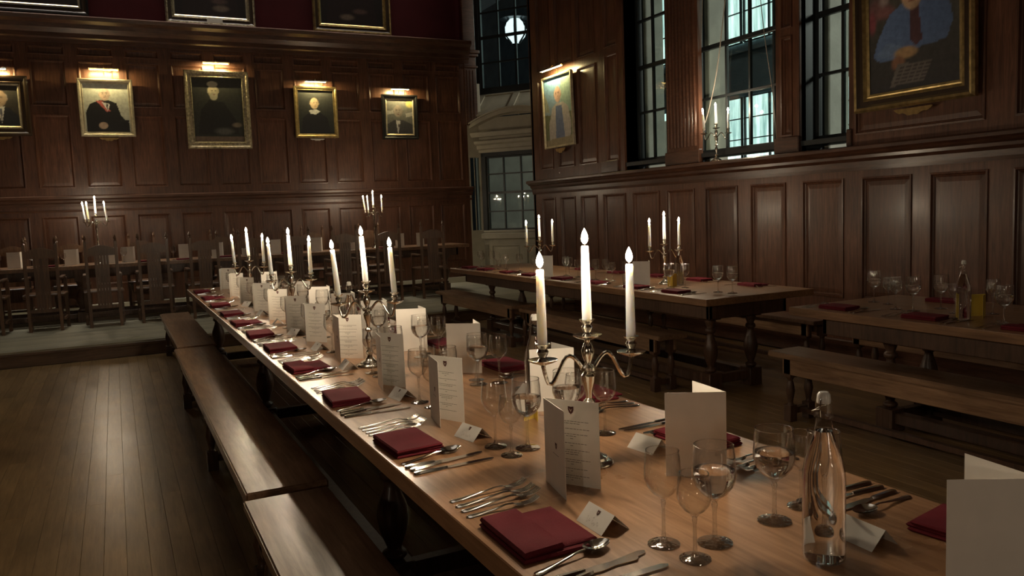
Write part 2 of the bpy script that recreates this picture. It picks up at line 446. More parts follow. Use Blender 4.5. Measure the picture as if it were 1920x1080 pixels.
g = G(); g.box(-5.2, -5.05, -8, 14, 4.3, 8.0); struct('wall_left_upper', g, M['redwall'])
g = G(); g.box(-5.2, 6.0, -8.2, -8.05, 0, 8.0); struct('wall_rear', g, M['oak'])

# ------------------------------------------------------------------ back wall
bw = G()
xs = [-4.07 + 0.63 * i for i in range(15)]     # left edges of the panels
xs = [x for x in xs]
xs = [-4.70, -4.07, -3.44, -2.81, -2.18, -1.55, -0.92, -0.29, 0.34, 0.97, 1.59, 2.20, 2.83, 3.45, 4.08, 4.70, 5.30]
tier = [(x, x + 0.475) for x in xs[:-1]] + [(5.30, 5.77)]
off = 5.0
T = [(a + off, b + off) for a, b in tier]
rows = [(0.55, 1.60, T), (2.01, 3.08, T), (3.20, 3.86, T), (3.93, 4.06, T)]
place_b = panelled(bw, (-5.0, YB), (1, 0), rows, (0.1, 4.12), 0, 10.88)
wall_back = struct('wall_back', bw, M['oak'])
place_b(wall_back)
g = G(); g.box(-5.0, 5.88, YB + 0.03, YB + 0.2, 4.1, 8.0); struct('wall_back_upper', g, M['redwall'])
g = G(); profile_run(g, (-5.0, YB), (1, 0), 0, 10.92, [(-0.02, 1.74), (0.03, 1.74), (0.035, 1.78), (0.06, 1.80), (0.065, 1.83), (0.10, 1.85), (0.105, 1.885), (0.07, 1.90), (-0.02, 1.90)])
struct('trim_2', g, M['oakh'])
g = G(); profile_run(g, (-5.0, YB), (1, 0), 0, 10.95, [(-0.02, 4.10), (0.03, 4.10), (0.035, 4.16), (0.06, 4.18), (0.065, 4.24), (0.12, 4.30), (0.13, 4.36), (0.19, 4.40), (0.20, 4.45), (0.17, 4.47), (-0.05, 4.47)])
struct('trim_3', g, M['oakh'])
g = G(); profile_run(g, (-5.0, YB), (1, 0), 0, 10.92, [(-0.02, 1.66), (0.015, 1.66), (0.02, 1.69), (-0.02, 1.70)]); struct('trim_4', g, M['oakh'])
g = G(); g.box(-5.0, 5.88, YB - 0.03, YB + 0.02, DZ, DZ + 0.10); struct('lit_strip_back', g, M['paleframe'], bevel=0.006)  # added pale board, its colour stands in for the lit floor behind the table

# ------------------------------------------------------------------ right wall (t runs towards the camera, Y = 10.85 - t)
rw = G()
Y0 = 10.85
def tt(yf, yn): return (Y0 - yf, Y0 - yn)
dado = [(10.60, 10.20), (10.05, 9.64), (9.49, 9.08), (8.93, 8.42), (8.27, 7.73), (7.59, 7.09), (6.91, 6.41), (6.22, 5.75), (5.54, 5.07), (4.88, 4.40), (4.24, 3.77), (3.58, 3.11), (2.92, 2.45), (2.26, 1.79), (1.60, 1.13), (0.94, 0.47)]
pr1 = panelled(rw, (XR, Y0), (0, -1), [(0.55, 1.60, [tt(a, b) for a, b in dado])], (0.0, 1.78), 0, 18.8)
# upper stretch between the bay and the first window
pr2 = panelled(rw, (XR, Y0), (0, -1), [(2.01, 3.30, [tt(10.62, 10.22), tt(10.08, 9.62), tt(9.50, 9.04)]), (3.42, 5.1, [tt(10.62, 10.22), tt(10.08, 9.62), tt(9.50, 9.04)])], (1.78, 5.6), 0, Y0 - 8.95)
pr3 = panelled(rw, (XR, Y0), (0, -1), [(2.01, 3.35, [tt(8.83, 8.53)]), (3.43, 5.1, [tt(8.83, 8.53)])], (1.78, 5.6), Y0 - 8.95, Y0 - 8.42)
pr4 = panelled(rw, (XR, Y0), (0, -1), [(2.03, 2.95, [tt(5.80, 5.66)]), (3.02, 5.1, [tt(5.80, 5.66)])], (1.78, 5.6), Y0 - 5.87, Y0 - 5.58)
pr5 = panelled(rw, (XR, Y0), (0, -1), [(1.96, 3.9, [tt(3.58, 3.11), tt(2.92, 2.45), tt(2.26, 1.79)]), (4.0, 5.1, [tt(3.58, 3.11), tt(2.92, 2.45)])], (1.78, 5.6), Y0 - 3.74, 18.8)
pr6 = panelled(rw, (XR, Y0), (0, -1), [(1.96, 3.95, [tt(4.95, 3.80)])], (1.78, 5.6), Y0 - 5.02, Y0 - 3.74)
rw.box(XR, XR + 0.05, 7.0, 7.56, 1.78, 5.6)                       # fluted pilaster ground
rw.mi = 0
rw.box(XR - 0.01, XR + 0.62, -8, 8.42, 5.6, 8.0)
rw.box(XR, XR + 0.62, -8, 10.85, 6.4, 8.0)
rw.box(XR, XR + 0.62, 8.42, 10.85, 5.55, 6.5)
rw.box(XR + 0.055, XR + 0.20, -8, 10.85, 0, 1.80)
rw.box(XR + 0.055, XR + 0.20, 8.42, 10.85, 1.8, 5.6)
rw.box(XR + 0.055, XR + 0.20, -8, 5.0, 1.8, 5.6)
wall_right = struct('wall_right', rw, M['oak'])
for p in (pr1, pr2, pr3, pr4, pr5, pr6): p(wall_right)
for i, (y0, y1) in enumerate([(7.0, 7.56)]):
    for k in range(9):
        yy = 7.04 + k * 0.059
        g = G(); g.prism([(0.0, 0.0), (-0.012, 0.006), (-0.020, 0.018), (-0.012, 0.030), (0.0, 0.036)], lambda a, b, t: (a, b, t), 2.06, 5.0)
        if k == 0: reed = g.mesh('reed', M['oakh'], 0, True)
        put('reed', reed, wall_right, (XR + 0.002, yy, 0))
g = G()
for (a, b) in [(8.93, 8.55), (7.58, 6.98), (5.88, 5.57), (5.03, 4.98)]:
    g.box(XR - 0.025, XR + 0.03, b, a, 1.87, 2.02)
struct('trim_5', g, M['oakh'], bevel=0.008)
# dado shelf with heavy mouldings
g = G(); profile_run(g, (XR, Y0 + 0.02), (0, -1), 0, 18.8, [(-0.06, 1.66), (0.012, 1.66), (0.018, 1.69), (0.022, 1.735), (0.05, 1.76), (0.055, 1.785), (0.085, 1.80), (0.10, 1.815), (0.125, 1.83), (0.125, 1.855), (0.11, 1.865), (-0.06, 1.865)])
struct('trim_6', g, M['oakh'])
g = G(); g.box(XR - 0.03, XR + 0.02, -8, Y0, 0, 0.18); struct('baseboard_right', g, M['oakh'], bevel=0.01)
# ---- deep sash windows in stone reveals
XG = XR + 0.22
def window(n, yn, yf, cols, zrows, zo, zt=5.5, split=None):
    """sash window: opening yn..yf ; cols = bar positions ; zrows = horizontal bars"""
    f = G()
    f.box(XR + 0.03, XG + 0.10, yf, yf + 0.03, 1.86, zt)       # linings
    f.box(XR + 0.03, XG + 0.10, yn - 0.03, yn, 1.86, zt)
    f.box(XR + 0.01, XG + 0.08, yn, yf, zo - 0.09, zo - 0.045)       # sill board
    f.box(XR + 0.03, XG + 0.08, yn, yf, zt, zt + 0.1)
    w = struct('window_%d' % n, f, M['sash'])
    fr = G()
    for (a, b) in ((yn, yn + 0.045), (yf - 0.045, yf)): fr.box(XG - 0.02, XG + 0.03, a, b, zo - 0.06, zt)
    fr.box(XG - 0.02, XG + 0.03, yn, yf, zo - 0.06, zo)
    obj('window_frame', fr, M['sash'], w, bevel=0.004)
    ys = [yn + 0.045] + cols + [yf - 0.045]
    zs = [zo] + zrows
    for y in cols:
        b = G(); b.box(XG - 0.015, XG + 0.02, y - 0.014, y + 0.014, zo, zs[-1]); obj('glazing_bar', b, M['sash'], w, bevel=0.003)
    for i, z in enumerate(zrows):
        t = 0.024 if i == 1 else 0.013
        b = G(); b.box(XG - 0.022, XG + 0.025, yn + 0.04, yf - 0.04, z - t, z + t); obj('glazing_bar', b, M['sash'], w, bevel=0.003)
    pc = {}
    for i in range(len(ys) - 1):
        for j in range(len(zs) - 1):
            k = (round(ys[i + 1] - ys[i], 3), round(zs[j + 1] - zs[j], 3))
            if k not in pc:
                p = G(); p.box(0, 0.004, 0, k[0], 0, k[1]); pc[k] = p.mesh('pane', M['pane'])
            put('pane', pc[k], w, (XG + 0.002, ys[i], zs[j]))
    return w
zr5 = [2.57, 3.115, 3.67, 4.22, 4.78, 5.33]
window(1, 7.58, 8.42, [8.09, 7.83], zr5, 2.015)
window(2, 5.88, 7.27, [6.80, 6.449, 6.11], zr5, 2.015)
window(3, 4.74, 5.58, [5.27, 5.0], zr5, 2.015)
# outside stone wall with splayed reveals
g = G()
for a, b in ((8.36, 10.6), (7.20, 7.62), (5.52, 5.94), (-8, 4.80)):
    g.box(XG + 0.10, XG + 0.36, a, b, 0.0, 6.4)
g.box(XG + 0.10, XG + 0.62, -8, 10.6, 0.0, 1.90); g.box(XG + 0.10, XG + 0.62, -8, 10.6, 5.5, 7.5)
struct('wall_outer', g, M['stone'], bevel=0.01)
# sash cords
def cord(label, pts, r=0.006):
    P = [Vector(p) for p in pts]; out = []
    for i in range(len(P) - 1):
        p0, p1, p2, p3 = P[max(i - 1, 0)], P[i], P[i + 1], P[min(i + 2, len(P) - 1)]
        for k in range(6):
            t = k / 6
            out.append(0.5 * ((2 * p1) + (p2 - p0) * t + (2 * p0 - 5 * p1 + 4 * p2 - p3) * t * t + (3 * p1 - 3 * p2 + p3 - p0) * t ** 3))
    out.append(P[-1])
    g = G(); g.tube(out, r, 6); tag(obj('sash_cord', g, M['cord'], smooth=True), label, 'cord', 'sash cords of the large window')
cord('pale sash cord falling steeply to the cleat beside the large window', [(5.86, 7.03, 3.9), (5.84, 7.08, 2.8), (5.82, 7.13, 2.25), (5.80, 7.16, 2.10), (5.80, 7.12, 1.99), (5.80, 7.06, 1.92)])
cord('pale sash cord slanting across the left panes of the large window', [(5.90, 6.72, 3.6), (5.89, 6.86, 2.85), (5.87, 7.02, 2.35), (5.83, 7.12, 2.16), (5.82, 7.10, 2.0), (5.83, 7.06, 1.94)])
cord('thin pale sash cord crossing the right panes of the large window', [(5.88, 6.26, 3.9), (5.88, 6.16, 3.12), (5.87, 6.03, 2.45), (5.86, 5.97, 1.94)], 0.004)
g = G(); g.tube([(5.77, 7.14, 2.10), (5.80, 7.14, 2.11)], 0.009, 8); g.tube([(5.80, 7.14, 2.05), (5.80, 7.14, 2.17)], 0.007, 8)
tag(obj('cord_cleat', g, M['brass'], smooth=True), 'small brass cord cleat on the pilaster left of the large window', 'cleat')

# ------------------------------------------------------------------ bay window at the dais end
bu = (0.6, -0.8); bn = (0.8, 0.6); B1 = (6.13, YB)
def bp(u, n, z): return (B1[0] + bu[0] * u + bn[0] * n, B1[1] + bu[1] * u + bn[1] * n, z)
def bbox(g, u0, u1, n0, n1, z0, z1):
    return g.obox(bp((u0 + u1) / 2, (n0 + n1) / 2, (z0 + z1) / 2), bu, ((u1 - u0) / 2, (n1 - n0) / 2, (z1 - z0) / 2))
g = G()
bbox(g, -0.02, 0.10, 0, 0.12, DZ, 3.10); bbox(g, 1.52, 2.3, 0, 0.12, DZ, 3.10); bbox(g, 0.10, 1.52, 0, 0.12, 2.46, 3.10)
pb = panelled(g, B1, bu, [(0.32, 0.82, [(0.16, 0.72), (0.86, 1.42)])], (DZ, 0.93), 0.0, 2.3, M['paleframe'])
wb = struct('wall_bay', g, M['paleframe']); pb(wb)
g = G(); bbox(g, -0.02, 2.3, -0.07, 0.12, 0.93, 1.04); bbox(g, 0.0, 2.3, -0.03, 0.10, 1.04, 1.09); struct('trim_7', g, M['paleframe'], bevel=0.012)
g = G(); bbox(g, 0.0, 0.10, -0.012, 0.06, 1.04, 2.50); bbox(g, 1.50, 1.62, -0.012, 0.06, 1.04, 2.50); bbox(g, 0.0, 1.62, -0.012, 0.06, 2.42, 2.52)
struct('trim_8', g, M['sash'], bevel=0.01)
def baywindow(n, us, zs, nn, thick):
    f = G()
    bbox(f, us[0] - 0.05, us[0], nn - 0.03, nn + 0.03, zs[0] - 0.05, zs[-1] + 0.05); bbox(f, us[-1], us[-1] + 0.05, nn - 0.03, nn + 0.03, zs[0] - 0.05, zs[-1] + 0.05)
    bbox(f, us[0], us[-1], nn - 0.03, nn + 0.03, zs[0] - 0.05, zs[0]); bbox(f, us[0], us[-1], nn - 0.03, nn + 0.03, zs[-1], zs[-1] + 0.05)
    w = struct('window_%d' % n, f, M['sash'])
    for i, u in enumerate(us[1:-1]):
        b = G(); bbox(b, u - 0.012, u + 0.012, nn - 0.02, nn + 0.02, zs[0], zs[-1]); obj('glazing_bar', b, M['sash'], w)
    for i, z in enumerate(zs[1:-1]):
        t = thick if i == 1 else 0.012
        b = G(); bbox(b, us[0], us[-1], nn - 0.024, nn + 0.024, z - t, z + t); obj('glazing_bar', b, M['sash'], w)
    pm = {}
    for i in range(len(us) - 1):
        for j in range(len(zs) - 1):
            k = (round(us[i + 1] - us[i], 3), round(zs[j + 1] - zs[j], 3))
            if k not in pm:
                p = G(); p.box(0, k[0], 0, 0.004, 0, k[1]); pm[k] = p.mesh('pane', M['pane'])
            put('pane', pm[k], w, bp(us[i], nn, zs[j]), atan2(bu[1], bu[0]))
    return w
baywindow(4, [0.12, 0.44, 0.79, 1.14, 1.48], [1.12, 1.43, 1.77, 2.11, 2.40], 0.05, 0.022)
baywindow(5, [-0.10, 0.25, 0.61, 0.97, 1.33, 1.69, 2.05], [3.72, 4.17, 4.63, 5.08, 5.54, 6.0], 0.40, 0.026)
# cornice, segmental pediment
g = G()
nx = lambda o, z, t: (B1[0] + bu[0] * t - bn[0] * o, B1[1] + bu[1] * t - bn[1] * o, z)
g.prism([(-0.02, 2.50), (0.03, 2.50), (0.035, 2.55), (0.06, 2.57), (0.065, 2.63), (0.10, 2.66), (0.105, 2.71), (-0.02, 2.72)], nx, -0.14, 1.72)
struct('trim_9', g, M['paleframe'])
g = G(); g.prism([(-0.02, 2.78), (0.14, 2.78), (0.16, 2.83), (0.16, 2.86), (-0.02, 2.87)], nx, -0.30, 1.86)
arc = []
for k in range(17):
    t = -1 + 2 * k / 16; arc.append((0.78 + 1.06 * t, 2.86 + 0.31 * cos(t * pi / 2) ** 0.9 if abs(t) < 1 else 2.86))
for k in range(16):
    (a0, z0), (a1, z1) = arc[k], arc[k + 1]
    g.prism([(a0, z0 - 0.0), (a1, z1 - 0.0), (a1, z1 + 0.075), (a0, z0 + 0.075)], lambda a, z, t: nx(t, z, a), -0.02, 0.17)
    g.prism([(a0, z0 + 0.075), (a1, z1 + 0.075), (a1, z1 + 0.10), (a0, z0 + 0.10)], lambda a, z, t: nx(t, z, a), -0.02, 0.20)
struct('trim_10', g, M['paleframe'])
g = G(); bbox(g, -0.1, 1.66, -0.02, 0.1, 2.72, 3.12); struct('trim_11', g, M['paleframe'])
# sloping panelled weathering up to the upper lights
g = G()
slp = lambda u, s, d: bp(u, -0.08 + 0.50 * s - 0.0 + d * 0.7, 3.17 + 0.49 * s - d * 0.7)
def sbox(g, u0, u1, s0, s1, d0, d1, skew=0.0):
    vs = [slp(u + skew * s, s, d) for u in (u0, u1) for s in (s0, s1) for d in (d0, d1)]
    g.add(vs, [(0, 1, 3, 2), (4, 6, 7, 5), (0, 4, 5, 1), (2, 3, 7, 6), (0, 2, 6, 4), (1, 5, 7, 3)])
sbox(g, -0.19, 2.3, 0, 1, 0.02, 0.05)
for a, b in ((-0.19, -0.05), (0.55, 0.67), (1.25, 1.37), (1.95, 2.3)): sbox(g, a, b, 0, 1, 0, 0.03)
for a, b in ((0, 0.16), (0.84, 1.0)): sbox(g, -0.19, 2.3, a, b, 0, 0.03)
struct('trim_12', g, M['paleframe'])
g = G(); bbox(g, -0.5, 2.3, 0.36, 0.44, 3.60, 3.69); bbox(g, -0.5, -0.15, 0.36, 0.5, 3.69, 8); bbox(g, -0.2, 2.3, 0.36, 0.5, 6.05, 8); struct('wall_bay_upper', g, M['sash'])
# return between the back wall and the bay, with a narrow light and a capped pilaster above
g = G(); g.box(5.88, 6.16, YB, YB + 0.08, DZ, 1.10); g.box(5.88, 6.16, YB, YB + 0.08, 2.42, 3.75)
g.box(5.88, 5.915, YB, YB + 0.1, 1.1, 2.42); g.box(6.10, 6.16, YB, YB + 0.1, 1.1, 2.42); g.box(5.995, 6.01, YB + 0.02, YB + 0.05, 1.1, 2.42)
struct('wall_bay_return', g, M['paleframe'], bevel=0.004)
g = G(); g.box(5.92, 5.995, YB + 0.03, YB + 0.034, 1.1, 2.42); g.box(6.01, 6.10, YB + 0.03, YB + 0.034, 1.1, 2.42); struct('window_6', g, M['pane'])
g = G(); g.box(5.86, 6.10, YB - 0.02, YB + 0.5, 3.0, 8.0)
g.box(5.85, 6.13, YB - 0.06, YB + 0.06, 4.22, 4.27); g.box(5.84, 6.15, YB - 0.09, YB + 0.09, 4.27, 4.33); g.box(5.85, 6.12, YB - 0.05, YB + 0.06, 4.02, 4.06)
struct('pilaster', g, M['oakh'], bevel=0.008)
for k in range(3):
    q = G(); q.box(5.90 + k * 0.06, 5.935 + k * 0.06, YB - 0.034, YB - 0.01, 3.1, 3.98); put('reed', q.mesh('reed', M['oakh'], 0.006), bpy.data.objects['pilaster'])
# far and near returns of the bay, so it is closed
g = G(); g.box(7.5, 7.6, 10.4, 11.8, 0, 8); g.box(5.95, 7.6, 10.40, 10.5, 0, 8); g.box(6.1, 7.4, YB + 0.55, YB + 0.65, 3.7, 8) if False else None
struct('wall_bay_near', g, M['oak'])
g = G(); g.box(5.75, 5.95, 10.80, 10.87, 0, 6.4); struct('wall_right_jamb', g, M['oakh'])
# ------------------------------------------------------------------ outside: court, building opposite, lantern
g = G(); g.box(6.6, 40, -10, 60, -0.3, -0.1); struct('ground', g, M['court'])
opp = G(); opp.box(14.0, 15.0, 2, 40, -0.1, 9.5)
opp.box(13.8, 14.0, 2, 40, 4.05, 4.25); opp.box(13.8, 14.0, 2, 40, 5.0, 5.1)
ob = struct('building_opposite', opp, M['darkstone'])
for fl_, (z0, z1) in enumerate([(2.45, 3.95), (5.25, 7.4)]):
    y = 12.0
    for i in range(4):
        y0 = 11.8 + i * 1.75
        w = G(); w.box(13.93, 13.97, y0, y0 + 1.66, z0, z1); wo = obj('window', w, M['litwin'], ob)
        b = G()
        for k in range(3): b.box(13.88, 13.95, y0 + k * 0.82, y0 + k * 0.82 + 0.04, z0, z1)
        for k in range(4): b.box(13.89, 13.95, y0, y0 + 1.66, z0 + k * (z1 - z0) / 3 - 0.012, z0 + k * (z1 - z0) / 3 + 0.012)
        obj('glazing_bar', b, M['sash'], wo)
g = G(); g.obox(bp(0.8, 2.6, 1.45), bu, (2.3, 0.15, 1.6)); struct('wall_garden', g, M['stone'], bevel=0.02)
t = thing('court_lantern', 'white glowing lantern outside, seen through the upper bay window', 'lantern', (12.0, 23.55, 0))
g = G(); g.lathe([(0.09, 0), (0.07, 0.4), (0.05, 6.7), (0.10, 6.75)], 12); obj('post', g, M['sash'], t, smooth=True)
g = G(); g.lathe([(0.12, 6.78), (0.30, 6.95), (0.37, 7.15), (0.32, 7.38), (0.16, 7.52)], 16); obj('globe', g, M['lantern'], t, smooth=True)
g = G(); g.lathe([(0.5, 7.52), (0.3, 7.62), (0.05, 7.75)], 12)
for k in range(6):
    a = k * pi / 3; g.tube([(0.14 * cos(a), 0.14 * sin(a), 6.75), (0.38 * cos(a), 0.38 * sin(a), 7.05), (0.39 * cos(a), 0.39 * sin(a), 7.25), (0.2 * cos(a), 0.2 * sin(a), 7.55)], 0.030, 6)
obj('cage', g, M['sash'], t)
# ------------------------------------------------------------------ framed portraits with picture lamps
def sm(e0, e1, x):
    t = max(0.0, min(1.0, (x - e0) / (e1 - e0))); return t * t * (3 - 2 * t)
class Pic:
    """a small painter: layers of soft ellipses and polygons evaluated per vertex; u 0..1 right, v 0..1 up"""
    def __init__(s, asp): s.L = []; s.asp = asp
    def bg(s, c0, c1): s.L.append(('bg', c0, c1)); return s
    def ell(s, cx, cy, rx, ry, c, soft=0.12, rot=0, shade=0.0): s.L.append(('e', cx, cy, rx, ry, c, soft, rot, shade)); return s
    def poly(s, pts, c, shade=0.0): s.L.append(('p', pts, c, shade)); return s
    def at(s, u, v):
        col = (0, 0, 0)
        for l in s.L:
            if l[0] == 'bg':
                t = v; col = tuple(l[1][i] * (1 - t) + l[2][i] * t for i in range(3)); continue
            if l[0] == 'e':
                _, cx, cy, rx, ry, c, soft, rot, sh = l
                dx = (u - cx); dy = (v - cy) * s.asp
                x = dx * cos(rot) + dy * sin(rot); y = -dx * sin(rot) + dy * cos(rot)
                d = hypot(x / rx, y / (ry * s.asp)); a = 1 - sm(1 - soft, 1 + soft, d)
                k = 1 + sh * (-x / rx)
            else:
                _, pts, c, sh = l
                ins = False; n = len(pts); j = n - 1; dm = 9
                for i in range(n):
                    xi, yi = pts[i]; xj, yj = pts[j]
                    if (yi > v) != (yj > v) and u < (xj - xi) * (v - yi) / (yj - yi) + xi: ins = not ins
                    j = i
                a = 1.0 if ins else 0.0; k = 1 + sh * (0.5 - u) * 2
            if a > 0: col = tuple(col[i] * (1 - a) + min(1, c[i] * k) * a for i in range(3))
        return col
    def mesh(s, w, h, nx=64):
        ny = int(nx * h / w); vs = []; fs = []; cs = []
        for j in range(ny + 1):
            for i in range(nx + 1):
                u = i / nx; v = j / ny
                vs.append((-w / 2 + w * u, 0, h * v)); cs += [*s.at(u, v * getattr(s, 'kv', 1.0)), 1.0]
        for j in range(ny):
            for i in range(nx):
                a = j * (nx + 1) + i; fs.append((a, a + 1, a + nx + 2, a + nx + 1))
        me = bpy.data.meshes.new('canvas'); me.from_pydata(vs, [], fs)
        ca = me.color_attributes.new('paint', 'FLOAT_COLOR', 'POINT'); ca.data.foreach_set('color', cs)
        me.materials.append(M['paint']); return me
def head(p, cx, cy, r, skin, hair, bald=True, beard=None, glasses=False, look=0.0):
    """a painted head: r is the half width in u; faces slightly aside by look"""
    ry = r * 1.32 / p.asp
    if not bald: p.ell(cx, cy + ry * 0.30, r * 1.12, ry * 0.98, hair)
    p.ell(cx - r * 1.02, cy - ry * 0.05, r * 0.16, ry * 0.22, tuple(c * 0.75 for c in skin)).ell(cx + r * 1.02, cy - ry * 0.05, r * 0.16, ry * 0.22, tuple(c * 0.6 for c in skin))
    if bald: p.ell(cx - r * 0.85, cy + ry * 0.18, r * 0.30, ry * 0.36, hair).ell(cx + r * 0.85, cy + ry * 0.18, r * 0.30, ry * 0.36, tuple(c * .8 for c in hair))
    p.ell(cx, cy, r, ry, skin, 0.10, 0, 0.28)
    d = tuple(c * 0.35 for c in skin); x = cx + look * r
    for sx in (-0.36, 0.36):
        p.ell(x + sx * r, cy + ry * 0.10, r * 0.20, ry * 0.055, tuple(c * 0.5 for c in skin)).ell(x + sx * r, cy + ry * 0.09, r * 0.085, ry * 0.055, (0.03, 0.025, 0.02))
        p.ell(x + sx * r, cy + ry * 0.26, r * 0.26, ry * 0.045, tuple(c * 0.9 for c in hair) if not bald else d)
    p.ell(x + r * 0.05, cy - ry * 0.14, r * 0.12, ry * 0.22, tuple(min(1, c * 1.12) for c in skin)).ell(x + r * 0.14, cy - ry * 0.24, r * 0.14, ry * 0.06, d)
    if beard: p.ell(cx + r * .05, cy - ry * 0.72, r * 0.78, ry * 0.62, beard)
    p.ell(x, cy - ry * 0.50, r * 0.30, ry * 0.055, (skin[0] * 0.55, skin[1] * 0.3, skin[2] * 0.3))
    if glasses:
        for sx in (-0.38, 0.38): p.ell(x + sx * r, cy + ry * 0.09, r * 0.27, ry * 0.15, tuple(c * 0.78 for c in skin), 0.3).ell(x + sx * r, cy + ry * 0.2, r * 0.27, ry * 0.03, (0.05, 0.04, 0.04))
    return p
def frame_mesh(w, h, prof, mats):
    """moulded frame, outer size w*h; prof: [(inset, depth)] depth towards the room"""
    g = G(); n = len(prof); vs = []
    for ins, d in prof:
        vs += [(-w / 2 + ins, -d, ins), (w / 2 - ins, -d, ins), (w / 2 - ins, -d, h - ins), (-w / 2 + ins, -d, h - ins)]
    fs = []
    for j in range(n - 1):
        for i in range(4):
            k = (i + 1) % 4; fs.append((j * 4 + i, j * 4 + k, j * 4 + 4 + k, j * 4 + 4 + i))
    g.add(vs, fs); return g
def portrait(label, lab_lamp, x, y, z, rz, w, h, prof, fmat, pic, lamp=None, plaque=None, innermat=None, tilt=1.5, cat='painting', carved=False):
    t = thing('framed_portrait', label, cat, (x, y, z), rz)
    iw = prof[-1][0]
    if prof is P_wide and fmat is not M['walnutframe'] and not carved:
        obj('frame', frame_mesh(w, h, prof[:4], fmat), fmat, t, rot=(radians(tilt), 0, 0))
        obj('frame_channel', frame_mesh(w, h, prof[3:6], fmat), M['walnutframe'], t, rot=(radians(tilt), 0, 0))
        obj('inner_frame', frame_mesh(w, h, prof[5:], fmat), fmat, t, rot=(radians(tilt), 0, 0))
    else: obj('frame', frame_mesh(w, h, prof, fmat), fmat, t, rot=(radians(tilt), 0, 0))
    if innermat:
        a = prof[-1]
        obj('slip', frame_mesh(w - 2 * a[0] + 0.004, h - 2 * a[0] + 0.004, [(0, a[1] + 0.004), (0.012, a[1] + 0.008), (0.03, a[1] - 0.004)], innermat), innermat, t, (0, 0, a[0] - 0.002), rot=(radians(tilt), 0, 0))
    cw, chh = w - 2 * iw + 0.01, h - 2 * iw + 0.01
    me = pic.mesh(cw, chh)
    put('canvas', me, t, (0, -prof[-1][1] * 0.55, iw - 0.005), rot=(radians(tilt), 0, 0))
    g = G(); g.box(-w / 2 + 0.02, w / 2 - 0.02, -0.003, 0.0, 0.02, h - 0.02); obj('backboard', g, M['walnutframe'], t, rot=(radians(tilt), 0, 0))
    ca, sa = cos(rz), sin(rz)
    wp = lambda a, b, c: (x + a * ca - b * sa, y + a * sa + b * ca, z + c)
    if lamp:
        dz, L, mat = lamp
        lt = thing('picture_lamp', lab_lamp, 'lamp', wp(0, -0.02, h + dz), rz)
        g = G(); pr = []
        ns = 7
        vs = []
        for i in range(ns):
            a = radians(-20 + 200 * i / (ns - 1))
            pr.append((0.020 * cos(a), 0.020 * sin(a)))
        inner = [(0.017 * cos(radians(-20 + 200 * i / (ns - 1))), 0.017 * sin(radians(-20 + 200 * i / (ns - 1)))) for i in reversed(range(ns))]
        g.prism(pr + inner, lambda a, b, t_: (t_, -0.11 + a, b), -L / 2, L / 2)
        obj('shade', g, mat, lt, smooth=True)
        g = G(); g.tube([(-L / 2 + .02, -0.11, 0.006), (L / 2 - .02, -0.11, 0.006)], 0.006, 8); obj('bulb', g, M['bulb'], lt, smooth=True)
        g = G(); g.tube([(0, -0.108, 0.018), (0, -0.08, 0.045), (0, -0.04, 0.03), (0, 0.01, -0.05)], 0.006, 8); obj('bracket', g, mat, lt, smooth=True)
        a = light('picture_light', 'AREA', wp(0, -0.122, h + dz - 0.006), PICTURE_W, (1.0, 0.79, 0.36), L * 0.9, None, 0.012)
        a.data.spread = radians(170)
        a.rotation_euler = (Matrix.Rotation(rz, 3, 'Z') @ Matrix.Rotation(radians(74), 3, 'X')).to_euler()
    if plaque:
        pw, ph, col = plaque
        N = 14; top = []; bot = []
        pts = [(-pw / 2, 0)]
        for i in range(N + 1):
            u = -1 + 2 * i / N
            pts.append((u * pw / 2, -ph * (0.25 + 0.75 * (1 - abs(u)) ** 0.8) + 0.12 * ph * cos(u * pi * 4)))
        pts.append((pw / 2, 0))
        g = G(); g.prism(pts, lambda a, b, t_: (a, t_, b), -0.008, 0.0)
        pq = obj('name_plaque', g, M['brass'] if col else M['whiteplate'], None, wp(0, -0.004, -0.015), rz)
        tag(pq, lab_lamp.replace(lab_lamp, plaque_label[0]), 'plaque')
    return t
plaque_label = ['']
P_std = [(0, 0.0), (0, 0.035), (0.012, 0.050), (0.03, 0.046), (0.045, 0.030), (0.06, 0.032), (0.068, 0.016)]
P_wide = [(0, 0.0), (0, 0.04), (0.015, 0.06), (0.035, 0.055), (0.055, 0.035), (0.085, 0.034), (0.095, 0.045), (0.11, 0.02)]
P_thin = [(0, 0.0), (0, 0.03), (0.006, 0.035), (0.024, 0.032), (0.03, 0.012)]
skin = (0.55, 0.40, 0.29)
pc1 = Pic(1.07).bg((0.035, 0.03, 0.025), (0.05, 0.045, 0.035)).poly([(0.1, 0), (0.18, .34), (.42, .5), (.75, .46), (1, .2), (1, 0)], (0.02, 0.022, 0.03)).poly([(.48, .5), (.58, .1), (.66, .48)], (.62, .6, .57)).poly([(.55, .44), (.58, .12), (.61, .44)], (.12, .12, .16))
head(pc1, 0.56, 0.66, 0.15, (0.42, 0.30, 0.21), (.35, .32, .28), look=-.1)
pc2 = Pic(1.16).bg((0.46, 0.47, 0.40), (0.62, 0.64, 0.55)).poly([(0.04, 0), (0.04, .40), (.14, .58), (.36, .66), (.56, .66), (.72, .60), (.80, .36), (.90, .24), (.98, .20), (.98, 0)], (0.012, 0.012, 0.014)).poly([(.28, .64), (.40, .66), (.58, .44), (.50, .42)], (.50, .13, .12)).poly([(.40, .62), (.52, .44), (.58, .58)], (.72, .72, .70)).poly([(.49, .58), (.51, .45), (.54, .58)], (.05, .05, .06)).ell(.40, .14, .10, .07, (.48, .35, .26)).poly([(.78, .27), (.98, .26), (.98, .22), (.78, .22)], (.02, .02, .02))
head(pc2, 0.47, 0.78, 0.115, (0.66, 0.50, 0.38), (.72, .70, .64))
